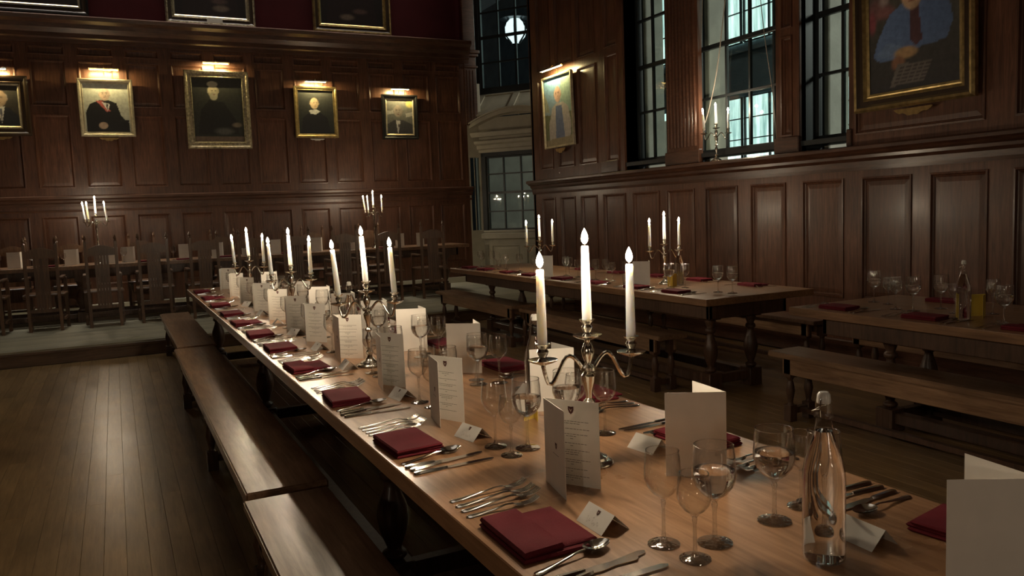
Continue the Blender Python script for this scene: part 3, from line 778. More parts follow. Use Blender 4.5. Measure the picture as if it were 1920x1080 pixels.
pc3 = Pic(1.28).bg((0.020, 0.022, 0.018), (0.045, 0.046, 0.036)).poly([(.08, .12), (.16, .5), (.34, .66), (.62, .62), (.84, .36), (.9, .12)], (0.014, 0.014, 0.013)).ell(.60, .17, .17, .05, (.10, .10, .09), .5).ell(.86, .27, .09, .035, (.20, .16, .11), .4).poly([(0, 0), (0, .085), (1, .085), (1, 0)], (.16, .11, .08))
head(pc3, 0.42, 0.79, 0.10, (0.50, 0.44, 0.29), (.30, .28, .2), beard=(.44, .41, .29), look=.15); pc3.ell(.41, .90, .105, .045, (.50, .47, .33))
pc4 = Pic(1.2).bg((0.020, 0.024, 0.022), (0.05, 0.052, 0.045)).poly([(.06, 0), (.12, .36), (.34, .52), (.58, .52), (.82, .36), (.9, 0)], (0.013, 0.014, 0.018)).poly([(.30, .54), (.34, .46), (.50, .45), (.62, .52), (.5, .57)], (.66, .66, .62))
head(pc4, 0.46, 0.70, 0.115, (0.58, 0.45, 0.29), (.25, .2, .15), look=.25)
pc5 = Pic(1.2).bg((0.11, 0.11, 0.10), (0.17, 0.17, 0.15)).poly([(.0, .55), (.3, .6), (.3, .68), (0, .66)], (.34, .33, .30)).poly([(.72, .5), (1, .55), (1, .66), (.7, .6)], (.36, .35, .32)).ell(.86, .86, .13, .10, (.55, .48, .16), .4).poly([(0, 0), (.05, .3), (.3, .42), (.62, .42), (.95, .3), (1, 0)], (.05, .05, .055)).poly([(.36, .42), (.42, .02), (.52, .40)], (.52, .51, .49)).poly([(.42, .28), (.46, .2), (.50, .3), (.45, .33)], (.12, .1, .1))
head(pc5, 0.45, 0.66, 0.15, (0.23, 0.20, 0.17), (.22, .21, .19), glasses=True)
pc6 = Pic(1.3).bg((0.32, 0.27, 0.16), (0.22, 0.46, 0.72)).poly([(0, 0), (0, .48), (.2, .46), (.3, .5), (.6, .45), (1, .52), (1, 0)], (.17, .19, .10)).poly([(.62, 1), (.58, .5), (1, .45), (1, 1)], (.30, .42, .36)).poly([(.0, .52), (.0, .8), (.12, .66), (.18, .5)], (.34, .38, .30)).poly([(.12, 0), (.14, .34), (.28, .56), (.42, .62), (.66, .62), (.84, .54), (.92, .3), (.86, 0)], (.50, .46, .43)).poly([(.36, 0), (.40, .58), (.62, .58), (.70, 0)], (.16, .20, .33)).poly([(.0, 0), (.0, .10), (1, .12), (1, 0)], (.34, .28, .17))
head(pc6, 0.49, 0.74, 0.115, (0.60, 0.40, 0.32), (.55, .5, .46), glasses=True, look=-.15)
pc7 = Pic(1.2 / 1.35).bg((0.030, 0.030, 0.035), (0.10, 0.10, 0.085)).ell(.12, .86, .12, .10, (.20, .10, .10), .5).ell(.07, .74, .04, .10, (.30, .08, .10), .5).ell(.22, .82, .09, .06, (.26, .12, .12), .5).ell(.2, .93, .05, .05, (.38, .30, .28), .6)
pc7.poly([(.08, .40), (.14, .58), (.26, .78), (.42, .88), (.66, .90), (.86, .82), (.90, .60), (.84, .44), (.6, .42), (.36, .34), (.16, .34)], (.12, .19, .36), .25).poly([(.10, .40), (.34, .34), (.38, .46), (.24, .52)], (.17, .26, .44)).poly([(.48, .86), (.56, .86), (.60, .48), (.53, .44), (.47, .5)], (.10, .05, .06)).ell(.43, .39, .12, .055, (.46, .30, .15), .25).ell(.35, .30, .07, .07, (.30, .15, .09), .3).poly([(.26, .08), (.34, .29), (.70, .27), (.62, .10)], (.17, .155, .14))
for r_ in range(5):
    for c_ in range(5):
        x0 = .30 + r_ * .016 + c_ * .068; y0 = .105 + r_ * .034
        pc7.poly([(x0, y0), (x0 + .05, y0 - .002), (x0 + .056, y0 + .018), (x0 + .006, y0 + .02)], (.06, .05, .05))
head(pc7, 0.50, 0.955, 0.115, (0.55, 0.38, 0.24), (.5, .46, .4), glasses=True)
pc7.kv = 1.35
def dark(seed):
    r = random.Random(seed)
    p = Pic(1.15).bg((0.012, 0.009, 0.009), (0.02, 0.016, 0.014)).poly([(.1, 0), (.2, .5), (.4, .62), (.6, .62), (.8, .5), (.9, 0)], (.02, .012, .012)).ell(.35 + r.random() * .3, .12, .10, .035, (.16, .12, .09), .4).ell(.62, .2, .1, .03, (.10, .06, .05), .5)
    return head(p, .5, .76, .11, (.30, .2, .14), (.1, .08, .06))
plaque_label[0] = 'scalloped brass name plaque under the leftmost lower portrait, cut by the photo edge'
portrait('framed portrait of a suited person, cut by the left edge of the photo', 'brass picture lamp above the leftmost lower portrait, cut by the photo edge', -1.34, YB - 0.03, 2.765, 0, 0.80, 0.84, P_wide, M['walnutframe'], pc1, (0.075, 0.34, M['blackframe']), (0.30, 0.045, 1), M['giltpale'])
plaque_label[0] = 'scalloped brass name plaque under the portrait of the person in black gown'
portrait('pale framed portrait of seated person in black gown with red hood, light background', 'picture lamp above the portrait of the gowned person on light background', 0.05, YB - 0.03, 2.76, 0, 0.735, 0.84, P_std, M['giltpale'], pc2, (0.12, 0.40, M['brass']), (0.26, 0.05, 1))
portrait('large carved framed dark portrait of a bearded person wearing a pale cap', 'picture lamp above the large portrait of the bearded person', 1.62, YB - 0.03, 2.58, 0, 0.955, 1.20, P_wide, M['dullgilt'], pc3, (0.10, 0.40, M['brass']), carved=True)
plaque_label[0] = 'pale pointed name plaque under the gilt portrait with white collar'
portrait('gilt framed dark portrait of a person in black with white collar', 'dark picture lamp above the gilt portrait with white collar', 3.155, YB - 0.03, 2.76, 0, 0.71, 0.835, P_std, M['gilt'], pc4, (0.06, 0.36, M['blackframe']), (0.24, 0.035, 0))
portrait('black framed grey portrait of a person in suit and pale tie', 'dark picture lamp above the black framed grey portrait', 4.60, YB - 0.03, 2.74, 0, 0.65, 0.76, P_std, M['blackframe'], pc5, (0.08, 0.34, M['blackframe']), None, M['giltpale'])
portrait('dark framed old painting on the red wall, leftmost of the three upper ones', '', -0.72, YB + 0.0, 4.505, 0, 1.28, 1.5, P_wide, M['blackframe'], dark(1), None, None, M['giltpale'])
portrait('gilt framed old painting on the red wall with ivory label on its frame', '', 1.62, YB + 0.0, 4.485, 0, 1.32, 1.55, P_wide, M['dullgilt'], dark(2), None, None, M['giltpale'])
g = G(); g.box(-0.115, 0.115, -0.012, 0, 0, 0.07); tag(obj('label_plate', g, M['whiteplate'], None, (1.66, YB - 0.072, 4.51), bevel=0.003), 'small ivory label on bottom rail of upper middle painting', 'label')
portrait('gilt framed dark painting on the red wall, nearest the bay window', '', 3.865, YB + 0.0, 4.50, 0, 1.33, 1.5, P_wide, M['gilt'], dark(3), None, None, M['gilt'])
plaque_label[0] = 'brass name plaque under the blue sky portrait beside the bay window'
portrait('white framed portrait of person in pale jacket and blue shirt under blue sky', 'long brass picture lamp above the blue sky portrait', XR - 0.03, 9.945, 2.296, -pi / 2, 0.83, 1.0, P_thin, M['giltpale'], pc6, (0.07, 0.62, M['brass']), (0.27, 0.07, 1))
plaque_label[0] = 'scalloped brass name plaque under the large blue shirt portrait'
portrait('large gilt framed portrait of person in blue shirt and dark tie', '', XR - 0.03, 4.368, 2.135, -pi / 2, 1.065, 1.30, P_wide, M['gilt'], pc7, None, (0.34, 0.06, 1), M['gilt'])

# ------------------------------------------------------------------ furniture
def turned_leg(g, c, H, r, block=0.06, blk_lo=0.14, top=0.16, seg=14):
    x, y, z = c
    g.box(x - block, x + block, y - block, y + block, z, z + blk_lo)
    g.box(x - block, x + block, y - block, y + block, z + H - top, z + H)
    z0 = blk_lo; z1 = H - top; L = z1 - z0
    prof = [(r * .55, 0), (r * .95, L * .03), (r * .95, L * .07), (r * .5, L * .10), (r * .62, L * .14), (r * 1.05, L * .28), (r * 1.22, L * .40), (r * 1.1, L * .52), (r * .62, L * .68), (r * .5, L * .74), (r * .85, L * .77), (r * .85, L * .82), (r * .55, L * .85), (r * .8, L * .93), (r * .95, L * .97), (r * .9, L)]
    g.lathe([(a, b + z0) for a, b in prof], seg, (x, y, z), cap=False)
def refectory_table(label, x0, x1, y0, y1, z, legs, mat, boards=None, H=0.76, inset=0.14, r=0.065, name='refectory_table', thick=0.05, along='y'):
    t = thing(name, label, 'table', ((x0 + x1) / 2, (y0 + y1) / 2, z))
    cx, cyy = (x0 + x1) / 2, (y0 + y1) / 2
    nb = boards or 1
    if along == 'y':
        w = (x1 - x0) / nb
        for i in range(nb):
            g = G(); g.box(x0 + i * w - cx, x0 + (i + 1) * w - cx - (0.0006 if i < nb - 1 else 0), y0 - cyy, y1 - cyy, H - thick, H); obj('top_board', g, mat, t, bevel=0.0025 if i in (0, nb - 1) else 0.0006)
    else:
        w = (y1 - y0) / nb
        for i in range(nb):
            g = G(); g.box(x0 - cx, x1 - cx, y0 + i * w - cyy, y0 + (i + 1) * w - cyy - 0.0006, H - thick, H); obj('top_board', g, mat, t, bevel=0.0025)
    g = G(); a, b, c, d = x0 + inset - cx, x1 - inset - cx, y0 + inset - cyy, y1 - inset - cyy
    for q in ((a, a + 0.035, c, d), (b - 0.035, b, c, d), (a, b, c, c + 0.035), (a, b, d - 0.035, d)): g.box(*q, H - thick - 0.12, H - thick)
    obj('apron', g, M['legw'], t, bevel=0.005)
    for (lx, ly) in legs:
        g = G(); turned_leg(g, (lx - cx, ly - cyy, 0), H - thick, r); obj('leg', g, M['legw'], t, bevel=0.004, smooth=True)
    xs_ = sorted(set(l[0] for l in legs)); ys_ = sorted(set(l[1] for l in legs))
    for lx in xs_:
        g = G(); g.box(lx - cx - 0.035, lx - cx + 0.035, ys_[0] - cyy, ys_[-1] - cyy, 0.05, 0.12); obj('stretcher', g, M['legw'], t, bevel=0.006)
    for ly in ys_:
        g = G(); g.box(xs_[0] - cx, xs_[-1] - cx, ly - cyy - 0.03, ly - cyy + 0.03, 0.05, 0.12); obj('stretcher', g, M['legw'], t, bevel=0.006)
    return t
refectory_table('long polished oak table in the middle, laid with maroon napkins and candelabra', 0.625, 1.57, -0.5, 8.80, 0, [(x, y) for x in (0.86, 1.34) for y in (0.0, 2.85, 5.7, 8.45)], M['table'], r=0.05)
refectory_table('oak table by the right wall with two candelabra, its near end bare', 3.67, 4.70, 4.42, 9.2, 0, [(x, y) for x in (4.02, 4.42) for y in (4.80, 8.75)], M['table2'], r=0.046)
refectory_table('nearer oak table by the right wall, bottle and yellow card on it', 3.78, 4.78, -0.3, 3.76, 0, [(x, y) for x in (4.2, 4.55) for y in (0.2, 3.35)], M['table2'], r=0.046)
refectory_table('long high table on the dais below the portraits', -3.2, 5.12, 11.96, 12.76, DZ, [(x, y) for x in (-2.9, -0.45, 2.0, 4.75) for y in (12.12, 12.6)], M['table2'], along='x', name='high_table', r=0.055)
def bench(label, x0, x1, y0, y1, z=0.0, H=0.45, rails=True, group=None, inset=0.10, col=None):
    t = thing('bench', label, 'bench', ((x0 + x1) / 2, (y0 + y1) / 2, z))
    hx, hy = (x1 - x0) / 2, (y1 - y0) / 2
    g = G(); g.box(-hx, hx, -hy, hy, H - 0.035, H); obj('seat', g, col or M['bench'], t, bevel=0.006, bseg=2)
    g = G(); g.box(-hx + 0.03, -hx + 0.055, -hy + inset, hy - inset, H - 0.14, H - 0.035); g.box(hx - 0.055, hx - 0.03, -hy + inset, hy - inset, H - 0.14, H - 0.035)
    obj('rail', g, M['bench'], t, bevel=0.004)
    ys = [-hy + inset + 0.04, hy - inset - 0.04]
    if 2 * hy > 3: ys.insert(1, 0.0)
    for yy in ys:
        for s in (-1, 1):
            g = G(); sp = 0.02 * s
            r = 0.026; b = 0.03
            g.box(s * (hx - 0.06) - b, s * (hx - 0.06) + b, yy - b, yy + b, H - 0.16, H - 0.035)
            L = H - 0.16 - 0.11
            g.lathe([(r * .9, 0), (r * .6, L * .06), (r * .75, L * .2), (r * 1.15, L * .5), (r * .8, L * .8), (r * .6, L * .88), (r * 1.0, L)], 10, (s * (hx - 0.06), yy, 0.11), cap=False)
            g.box(s * (hx - 0.06) - b, s * (hx - 0.06) + b, yy - b, yy + b, 0.0, 0.11)
            if s == 1 and False: pass
            obj('leg', g, M['legw'], t, bevel=0.003, smooth=True)
        g = G(); g.box(-hx + 0.07, hx - 0.07, yy - 0.02, yy + 0.02, 0.05, 0.09); obj('stretcher', g, M['legw'], t)
    g = G(); g.box(-0.02, 0.02, ys[0], ys[-1], 0.055, 0.085); obj('stretcher', g, M['legw'], t)
    return t
bench('oak bench along the middle table, farthest of three on the aisle side', 0.385, 0.68, 6.87, 9.6)
bench('long oak bench along the middle table, second of three on the aisle side', 0.355, 0.655, 2.97, 6.80)
bench('oak bench nearest the camera at the bottom of the photo, aisle side', 0.335, 0.635, -0.9, 2.90)
bench('oak bench on the window side of the middle table, mostly hidden by it', 1.62, 1.90, 3.0, 8.6)
bench('oak bench before the right wall table, farther of its two', 3.62, 3.90, 7.42, 9.62)
bench('oak bench before the right wall table, nearer of its two', 3.60, 3.87, 4.88, 7.22)
bench('oak bench before the nearer right wall table, running out of frame', 3.80, 4.08, 0.4, 3.97)
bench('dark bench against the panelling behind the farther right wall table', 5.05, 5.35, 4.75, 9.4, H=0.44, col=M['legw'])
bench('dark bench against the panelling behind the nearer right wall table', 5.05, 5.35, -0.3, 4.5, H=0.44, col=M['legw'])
def chair(label, loc, rz, group):
    t = thing('dais_chair', label, 'chair', loc, rz, group)
    for s in (-1, 1):      # back posts with finials; front faces +y
        g = G(); g.box(s * 0.17 - 0.018, s * 0.17 + 0.018, -0.24, -0.20, 0, 1.07)
        g.lathe([(0.012, 0), (0.019, 0.012), (0.010, 0.026), (0.020, 0.045), (0.014, 0.065), (0.004, 0.09)], 8, (s * 0.17, -0.22, 1.065)); obj('back_post', g, M['chair'], t, bevel=0.003)
        g = G(); g.box(s * 0.21 - 0.02, s * 0.21 + 0.02, 0.16, 0.20, 0, 0.64); obj('leg', g, M['chair'], t, bevel=0.003)
        g = G(); g.box(s * 0.195 - 0.025, s * 0.195 + 0.025, -0.21, 0.24, 0.64, 0.665); g.tube([(s * 0.195, 0.22, 0.625), (s * 0.195, 0.24, 0.65)], 0.022, 8); obj('arm', g, M['chair'], t, bevel=0.004)
        g = G(); g.box(s * 0.21 - 0.012, s * 0.21 + 0.012, -0.2, 0.17, 0.13, 0.16); obj('stretcher', g, M['chair'], t)
    g = G(); g.box(-0.23, 0.23, -0.215, 0.23, 0.43, 0.46); obj('seat', g, M['chair'], t, bevel=0.008)
    pts = [(-0.155, 0.90), (0.155, 0.90)] + [(0.155 - 0.31 * i / 10, 0.985 + 0.045 * sin(pi * i / 10)) for i in range(11)]
    g = G(); g.prism(pts, lambda a, b, c: (a, c, b), -0.235, -0.212); obj('top_rail', g, M['chair'], t)
    g = G(); g.box(-0.155, 0.155, -0.232, -0.21, 0.235, 0.275); obj('bottom_rail', g, M['chair'], t)
    for i in range(5):
        x = -0.066 + i * 0.033
        g = G(); g.box(x - 0.0145, x + 0.0145, -0.228, -0.216, 0.27, 0.905)
        if i == 0: pass
        obj('slat', g, M['chair'], t)
    g = G(); g.box(-0.18, 0.18, -0.232, -0.21, 0.80, 0.825) if False else g.box(-0.2, 0.2, 0.165, 0.19, 0.13, 0.16); obj('stretcher', g, M['chair'], t)
    return t
cx_ = [-1.45, -0.82, -0.17, 0.44, 1.05, 1.66, 2.26, 2.94, 3.57, 4.29]
c0 = chair('tall oak slat-back chair before the high table, cut by the left photo edge', (cx_[0], 11.57, DZ), 0, 'oak chairs on the near side of the high table')
for i, x in enumerate(cx_[1:], 1):
    lb = 'tall oak slat-back chair on the dais, its whole back clear beside the right wall table' if i == 9 else 'tall oak slat-back chair before the high table, %s from the left photo edge' % ORD[i]
    dup(c0, (x, 11.57 + 0.03 * sin(i * 2.3), DZ), radians([0, -2, 2, -1, 1, 0, 2, -2, 1, -4][i]), lb)
fx = [-1.3, -0.58, 0.36, 1.5, 2.9, 3.85]
for i, x in enumerate(fx):
    dup(c0, (x, 13.02 + 0.05 * sin(i * 1.7), DZ), pi, 'tall oak chair behind the high table against the panelling, %s from the left' % ORD[i], 'oak chairs on the far side of the high table')
# ------------------------------------------------------------------ tableware prototypes (meshes shared by all copies)
TT = 0.76
def glass_meshes(kind):
    H, R, rim, bh, st, ft = dict(wine=(0.192, 0.0370, 0.0325, 0.098, 0.0036, 0.033), small=(0.168, 0.0330, 0.0275, 0.082, 0.0034, 0.031), goblet=(0.200, 0.0430, 0.0385, 0.112, 0.0042, 0.036))[kind]
    zb = H - bh
    prof = [(0.0045, zb - 0.004), (0.010, zb + 0.004), (R * .62, zb + bh * .14), (R * .88, zb + bh * .28), (R * .99, zb + bh * .42), (R, zb + bh * .52), (R * .96, zb + bh * .68), (R * .5 + rim * .5, zb + bh * .84), (rim, H - 0.0006), (rim - 0.0008, H)]
    inner = [(rim - 0.0016, H - 0.0006)] + [(max(0.0005, r - 0.0014), z + (0.0035 if i == 0 else 0.001)) for i, (r, z) in reversed(list(enumerate(prof[:-2])))]
    g = G(); g.lathe(prof + inner, 24, cap=False); bowl = g.mesh('bowl', M['glass'], 0, True)
    for e in bowl.polygons: e.use_smooth = True
    g = G(); g.lathe([(0.0, 0.0), (ft - .001, 0.0), (ft, 0.0012), (ft * .97, 0.003), (ft * .55, 0.0048), (ft * .25, 0.008), (st * 1.3, 0.016), (st, 0.03), (st, zb - 0.018), (st * 1.5, zb - 0.008), (0.0046, zb - 0.003), (0.0, zb - 0.001)], 20, cap=False)
    stem = g.mesh('stem', M['solidglass'], 0, True)
    g = G(); g.tube([(rim * cos(a * pi / 14), rim * sin(a * pi / 14), H) for a in range(29)], 0.0009, 5, cap=False); rimm = g.mesh('rim', M['solidglass'], 0, True)
    def wmesh(frac):
        zt = zb + bh * frac; pts = [(0.0003, zb + 0.002)]
        for r, z in prof[1:8]:
            if z < zt - 0.002: pts.append((r - 0.0022, z + 0.001))
        # radius at zt
        for (r0, z0), (r1, z1) in zip(prof[:-1], prof[1:]):
            if z0 <= zt <= z1: rr = r0 + (r1 - r0) * (zt - z0) / (z1 - z0); break
        pts += [(rr - 0.0022, zt - 0.0004), (rr - 0.003, zt), (0.0003, zt)]
        g = G(); g.lathe(pts, 24, cap=False); return g.mesh('water', M['water'], 0, True)
    return bowl, stem, wmesh(0.56), rimm
GM = {k: glass_meshes(k) for k in ('wine', 'small', 'goblet')}
KN = dict(wine=('wine_glass', 'clear wine glass'), small=('wine_glass', 'small clear wine glass'), goblet=('water_goblet', 'wide goblet of water'))
def wineglass(kind, x, y, z, label, group, water=None, s=1.0):
    t = thing(KN[kind][0], label, 'glass', (x, y, z), random.random() * 6.28, group)
    t.scale = (s, s, s)
    b, st, w, rm = GM[kind]
    put('bowl', b, t); put('stem', st, t); put('rim', rm, t)
    if (kind == 'goblet') if water is None else water: put('water', w, t)
    return t
g = G(); g.lathe([(0.0, 0.0), (0.026, 0.0), (0.028, 0.002), (0.031, 0.06), (0.033, 0.092), (0.0322, 0.0925), (0.030, 0.06), (0.0265, 0.012), (0.0, 0.010)], 20, cap=False)
tumbler_me = g.mesh('tumbler', M['glass'], 0, True)
def tumbler(x, y, z, label, group=None):
    o = put('tumbler', tumbler_me, None, (x, y, z)); return tag(o, label, 'glass', group)
# cutlery: local x runs from the handle end (x=0) to the tip, lying on z=0
def cut_mesh(kind):
    g = G(); L = dict(dinner_fork=.205, side_fork=.178, spoon=.195, dinner_knife=.235, butter_knife=.205)[kind]
    def strip(sec, th):     # sec: [(x, halfwidth, z)]
        vs = []; fs = []
        for x, w, z in sec: vs += [(x, -w, z), (x, -w * .5, z + th), (x, w * .5, z + th), (x, w, z), (x, 0, z - th * .3)]
        n = len(sec)
        for j in range(n - 1):
            for i in range(5):
                k = (i + 1) % 5; fs.append((j * 5 + i, j * 5 + k, j * 5 + 5 + k, j * 5 + 5 + i))
        fs.append((4, 3, 2, 1, 0)); fs.append(tuple((n - 1) * 5 + i for i in range(5)))
        g.add(vs, fs)
    zz = 0.0012
    if kind in ('dinner_fork', 'side_fork', 'spoon'):
        e = 0.062
        strip([(0, .004, zz), (.004, .0085, zz), (.012, .0095, zz + .0005), (.03, .0075, zz + .001), (.07, .0045, zz + .004), (L - e - .02, .0026, zz + .009), (L - e, .0035, zz + .008)], .0022)
    if 'fork' in kind:
        w = .0125 if kind == 'dinner_fork' else .0105
        strip([(L - .063, .0035, zz + .008), (L - .055, w * .8, zz + .005), (L - .045, w, zz + .0035), (L - .038, w, zz + .003)], .0014)
        for i in range(4):
            y = -w + w * .25 + i * w * 0.5
            sec = [(L - .040, zz + .003), (L - .02, zz + .004), (L - .008, zz + .009), (L, zz + .014)]
            vs = []; fs = []
            for x, z in sec: vs += [(x, y - .0016, z), (x, y + .0016, z), (x, y + .0013, z + .0016), (x, y - .0013, z + .0016)]
            for j in range(3):
                for k in range(4): q = (k + 1) % 4; fs.append((j * 4 + k, j * 4 + q, j * 4 + 4 + q, j * 4 + 4 + k))
            fs += [(3, 2, 1, 0), (12, 13, 14, 15)]; g.add(vs, fs)
    if kind == 'spoon':
        vs = []; fs = []; N = 16; rings = 5; c = L - .031
        for sgn, off in ((1, 0.0), (1, .0012)):
            base = len(vs)
            for r in range(1, rings + 1):
                q = r / rings
                for i in range(N):
                    a = 2 * pi * i / N
                    wx = .033 * q * cos(a); wy = (.0205 - .003 * cos(a)) * q * sin(a)
                    vs.append((c + wx, wy, zz + .0095 * q * q * 1.0 + off))
            vs.append((c, 0, zz + off))
            for r in range(rings - 1):
                for i in range(N):
                    k = (i + 1) % N; fs.append((base + r * N + i, base + r * N + k, base + (r + 1) * N + k, base + (r + 1) * N + i))
            for i in range(N): fs.append((base + rings * N, base + (i + 1) % N, base + i))
        g.add(vs, fs)
    if 'knife' in kind:
        hl = .095 if kind == 'dinner_knife' else .085
        strip([(0, .004, zz), (.004, .009, zz), (.015, .0095, zz + .001), (.04, .0075, zz + .001), (hl - .01, .0055, zz + .001), (hl, .004, zz + .001)], .005)
        n = 9; top = [(hl + (L - hl) * i / n, -.0085 if i > 0 else -.004) for i in range(n)] + [(L - .006, -.006), (L, .002)]
        bot = [(L - .012, .0085)] + [(hl + (L - hl) * i / n, .0095 - .003 * (i < 2)) for i in range(n - 2, -1, -1)]
        g.prism(top + bot, lambda a, b, t: (a, b, t), zz + .001, zz + .0022)
    me = g.mesh(kind, M['steel'], 0, True)
    return me
CM = {k: cut_mesh(k) for k in ('dinner_fork', 'side_fork', 'spoon', 'dinner_knife', 'butter_knife')}
KW = dict(dinner_fork='silver fork', side_fork='shorter silver fork', spoon='silver spoon', dinner_knife='silver knife', butter_knife='short silver knife')
def cutlery(kind, x, y, ang, label, group, z=TT, tilt=0.0):
    o = put(kind, CM[kind], None, (x, y, z + 0.0004), rot=(tilt, 0, ang)); return tag(o, label, 'fork' if 'fork' in kind else 'spoon' if kind == 'spoon' else 'knife', group)
def napkin_meshes():
    out = []
    for seed in range(3):
        r = random.Random(seed + 3); g = G(); NX, NY = 10, 14
        def slab(x0, x1, y0, y1, z0, z1, amp, skew):
            vs = []; fs = []
            for lev in (0, 1, 2):
                for j in range(NY + 1):
                    for i in range(NX + 1):
                        u = i / NX; v = j / NY
                        edge = min(u, 1 - u, v, 1 - v) * 9
                        k = min(1, edge) ** 0.5
                        ins = 0.0035 * (1 if lev != 1 else 0)
                        x = x0 + (x1 - x0) * u; y = y0 + (y1 - y0) * v + skew * (u - .5)
                        if u == 0: x += ins
                        if u == 1: x -= ins
                        if v == 0: y += ins
                        if v == 1: y -= ins
                        wav = amp * (sin(u * 5 + seed * 2 + v * 3) + cos(v * 7 + seed))
                        z = z0 if lev == 0 else (z0 + (z1 - z0) * .55 if lev == 1 else z1 + wav * k)
                        vs.append((x, y, z))
            n = (NX + 1) * (NY + 1)
            for j in range(NY):
                for i in range(NX):
                    a = j * (NX + 1) + i
                    fs.append((a, a + NX + 1, a + NX + 2, a + 1)); b = a + 2 * n; fs.append((b, b + 1, b + NX + 2, b + NX + 1))
            ring = [i for i in range(NX + 1)] + [j * (NX + 1) + NX for j in range(1, NY + 1)] + [NY * (NX + 1) + i for i in range(NX - 1, -1, -1)] + [j * (NX + 1) for j in range(NY - 1, 0, -1)]
            for l in (0, 1):
                for q in range(len(ring)):
                    a, b = ring[q], ring[(q + 1) % len(ring)]; fs.append((a + l * n, b + l * n, b + (l + 1) * n, a + (l + 1) * n))
            g.add(vs, fs)
        if seed == 0:
            slab(-.075, .075, -.115, .105, 0, .009, .0006, .004)
            slab(-.072, .020, -.108, .110, .0075, .021, .0014, .010)
            slab(.000, .100, -.098, .100, .0065, .014, .0010, .006)
        else:
            slab(-.073, .073, -.108, .106, 0, .008, .0006, .004)
            slab(-.071, .070, -.104, .108, .0072, .016, .0010, -.004 + .004 * seed)
            slab(-.074, .066, -.110, .102, .0150, .024, .0014, .008)
        out.append(g.mesh('napkin', M['napkin'], 0, True))
    return out
NM = napkin_meshes()
def napkin(i, x, y, rz, label, group, z=TT, s=1.0):
    o = put('napkin', NM[i], None, (x, y, z + 0.0006), rz); o.scale = (s, s, s); return tag(o, label, 'napkin', group)
# ---- crest and print
def crest_mesh(s):
    g = G()
    sh = [(-.5, .62), (0, .55), (.5, .62), (.5, .05), (.32, -.38), (0, -.68), (-.32, -.38), (-.5, .05)]
    g.prism([(a * s, b * s) for a, b in sh], lambda a, b, t: (a, -t, b), 0, 0.00035)
    g.mi = 1
    g.prism([(a * s, b * s) for a, b in [(-.30, .30), (0, -.30), (.30, .30), (.12, .12), (0, .02), (-.12, .12)]], lambda a, b, t: (a, -t, b), .0003, 0.0006)
    return g.mesh('crest', [M['crest'], M['crestl']])
CR = {s: crest_mesh(s) for s in (0.015, 0.012, 0.009)}
def print_mesh(seed, fine=True):
    r = random.Random(seed); g = G(); cx = 0.074
    def line(z, w, h=0.0012, words=True):
        x = cx - w / 2
        while x < cx + w / 2 - .002:
            ww = min(r.uniform(.004, .011), cx + w / 2 - x)
            if fine: g.add([(x, 0, z), (x + ww, 0, z), (x + ww, 0, z + h), (x, 0, z + h)], [(0, 1, 2, 3)])
            x += ww + .0018
    z = .158
    for blk in (2, 1, 2, 1, 3, 2, 1, 2):
        for k in range(blk):
            line(z, r.uniform(.075, .100) if k == 0 else r.uniform(.03, .06)); z -= .0052
        if r.random() < .5: line(z - .001, .008); z -= .004
        z -= .008
        if z < .022: break
    return g.mesh('print', M['ink'])
PM = [print_mesh(i) for i in range(3)]
g = G()
for i in range(7): g.add([(.054 + i * .0062, 0, .072), (.0585 + i * .0062, 0, .072), (.0585 + i * .0062, 0, .0735), (.054 + i * .0062, 0, .0735)], [(0, 1, 2, 3)])
title_me = g.mesh('title', M['ink'])
g = G(); g.box(0, .148, -.00045, .00045, 0, .21); leaf_me = g.mesh('leaf', M['card'])
def menu(label, x, y, angs, group, printed=0, z=TT, s=1.0, shade=None):
    """folded card standing on its edges, fold at (x,y); angs = directions of its two leaves;
    printed: 0 = none visible, 1 = text on leaf 0 and cover crest on leaf 1"""
    t = thing('menu_card', label, 'menu', (x, y, z + .0005), 0, group); t.scale = (s, s, s)
    for i, a in enumerate(angs):
        lf = put('leaf', leaf_me, t, (0, 0, 0), a)
        if printed and i == 0:
            put('print', PM[printed - 1], lf, (0, -.0007, 0)); put('crest', CR[0.015], lf, (.074, -.0005, .186))
        if printed and i == 1:
            put('crest', CR[0.012], lf, (.086, -.0005, .112)); put('title', title_me, lf, (.008, -.0007, .018))
    return t
card_fr = None
def placecard_meshes():
    g = G(); w = .10; th = .0004
    g.add([(0, -w / 2, 0), (0, w / 2, 0), (.034, w / 2, .036), (.034, -w / 2, .036), (.070, -w / 2, 0), (.070, w / 2, 0)], [(0, 1, 2, 3), (3, 2, 5, 4)])
    me = bpy.data.meshes.new('place_card'); me.from_pydata(g.v, [], g.f); me.materials.append(M['card']); me.update()
    return me
pcm = placecard_meshes()
def name_mesh():
    g = G(); r = random.Random(5); nrm = Vector((-.036, 0, .034)).normalized() * .0004
    P = lambda a, b: (Vector((.034 * b, -a, .036 * b)) + nrm)
    for w_, (ya, yb) in enumerate([(-.024, -.010), (-.005, .024)]):
        n = 18 + 22 * w_
        for k in range(n):
            u0, u1 = k / n, (k + 1) / n
            q = lambda u: (ya + (yb - ya) * u + .0016 * sin(u * (14 + 16 * w_)), .27 + .075 * sin(u * (26 + 24 * w_)) + (.14 * max(0, 1 - u * 7)) + .05 * sin(u * 9 + w_))
            (a0, b0), (a1, b1) = q(u0), q(u1)
            g.add([P(a0, b0), P(a1, b1), P(a1, b1 + .022), P(a0, b0 + .022)], [(0, 1, 2, 3)])
    return g.mesh('name_writing', M['inklight'])
name_me = name_mesh()
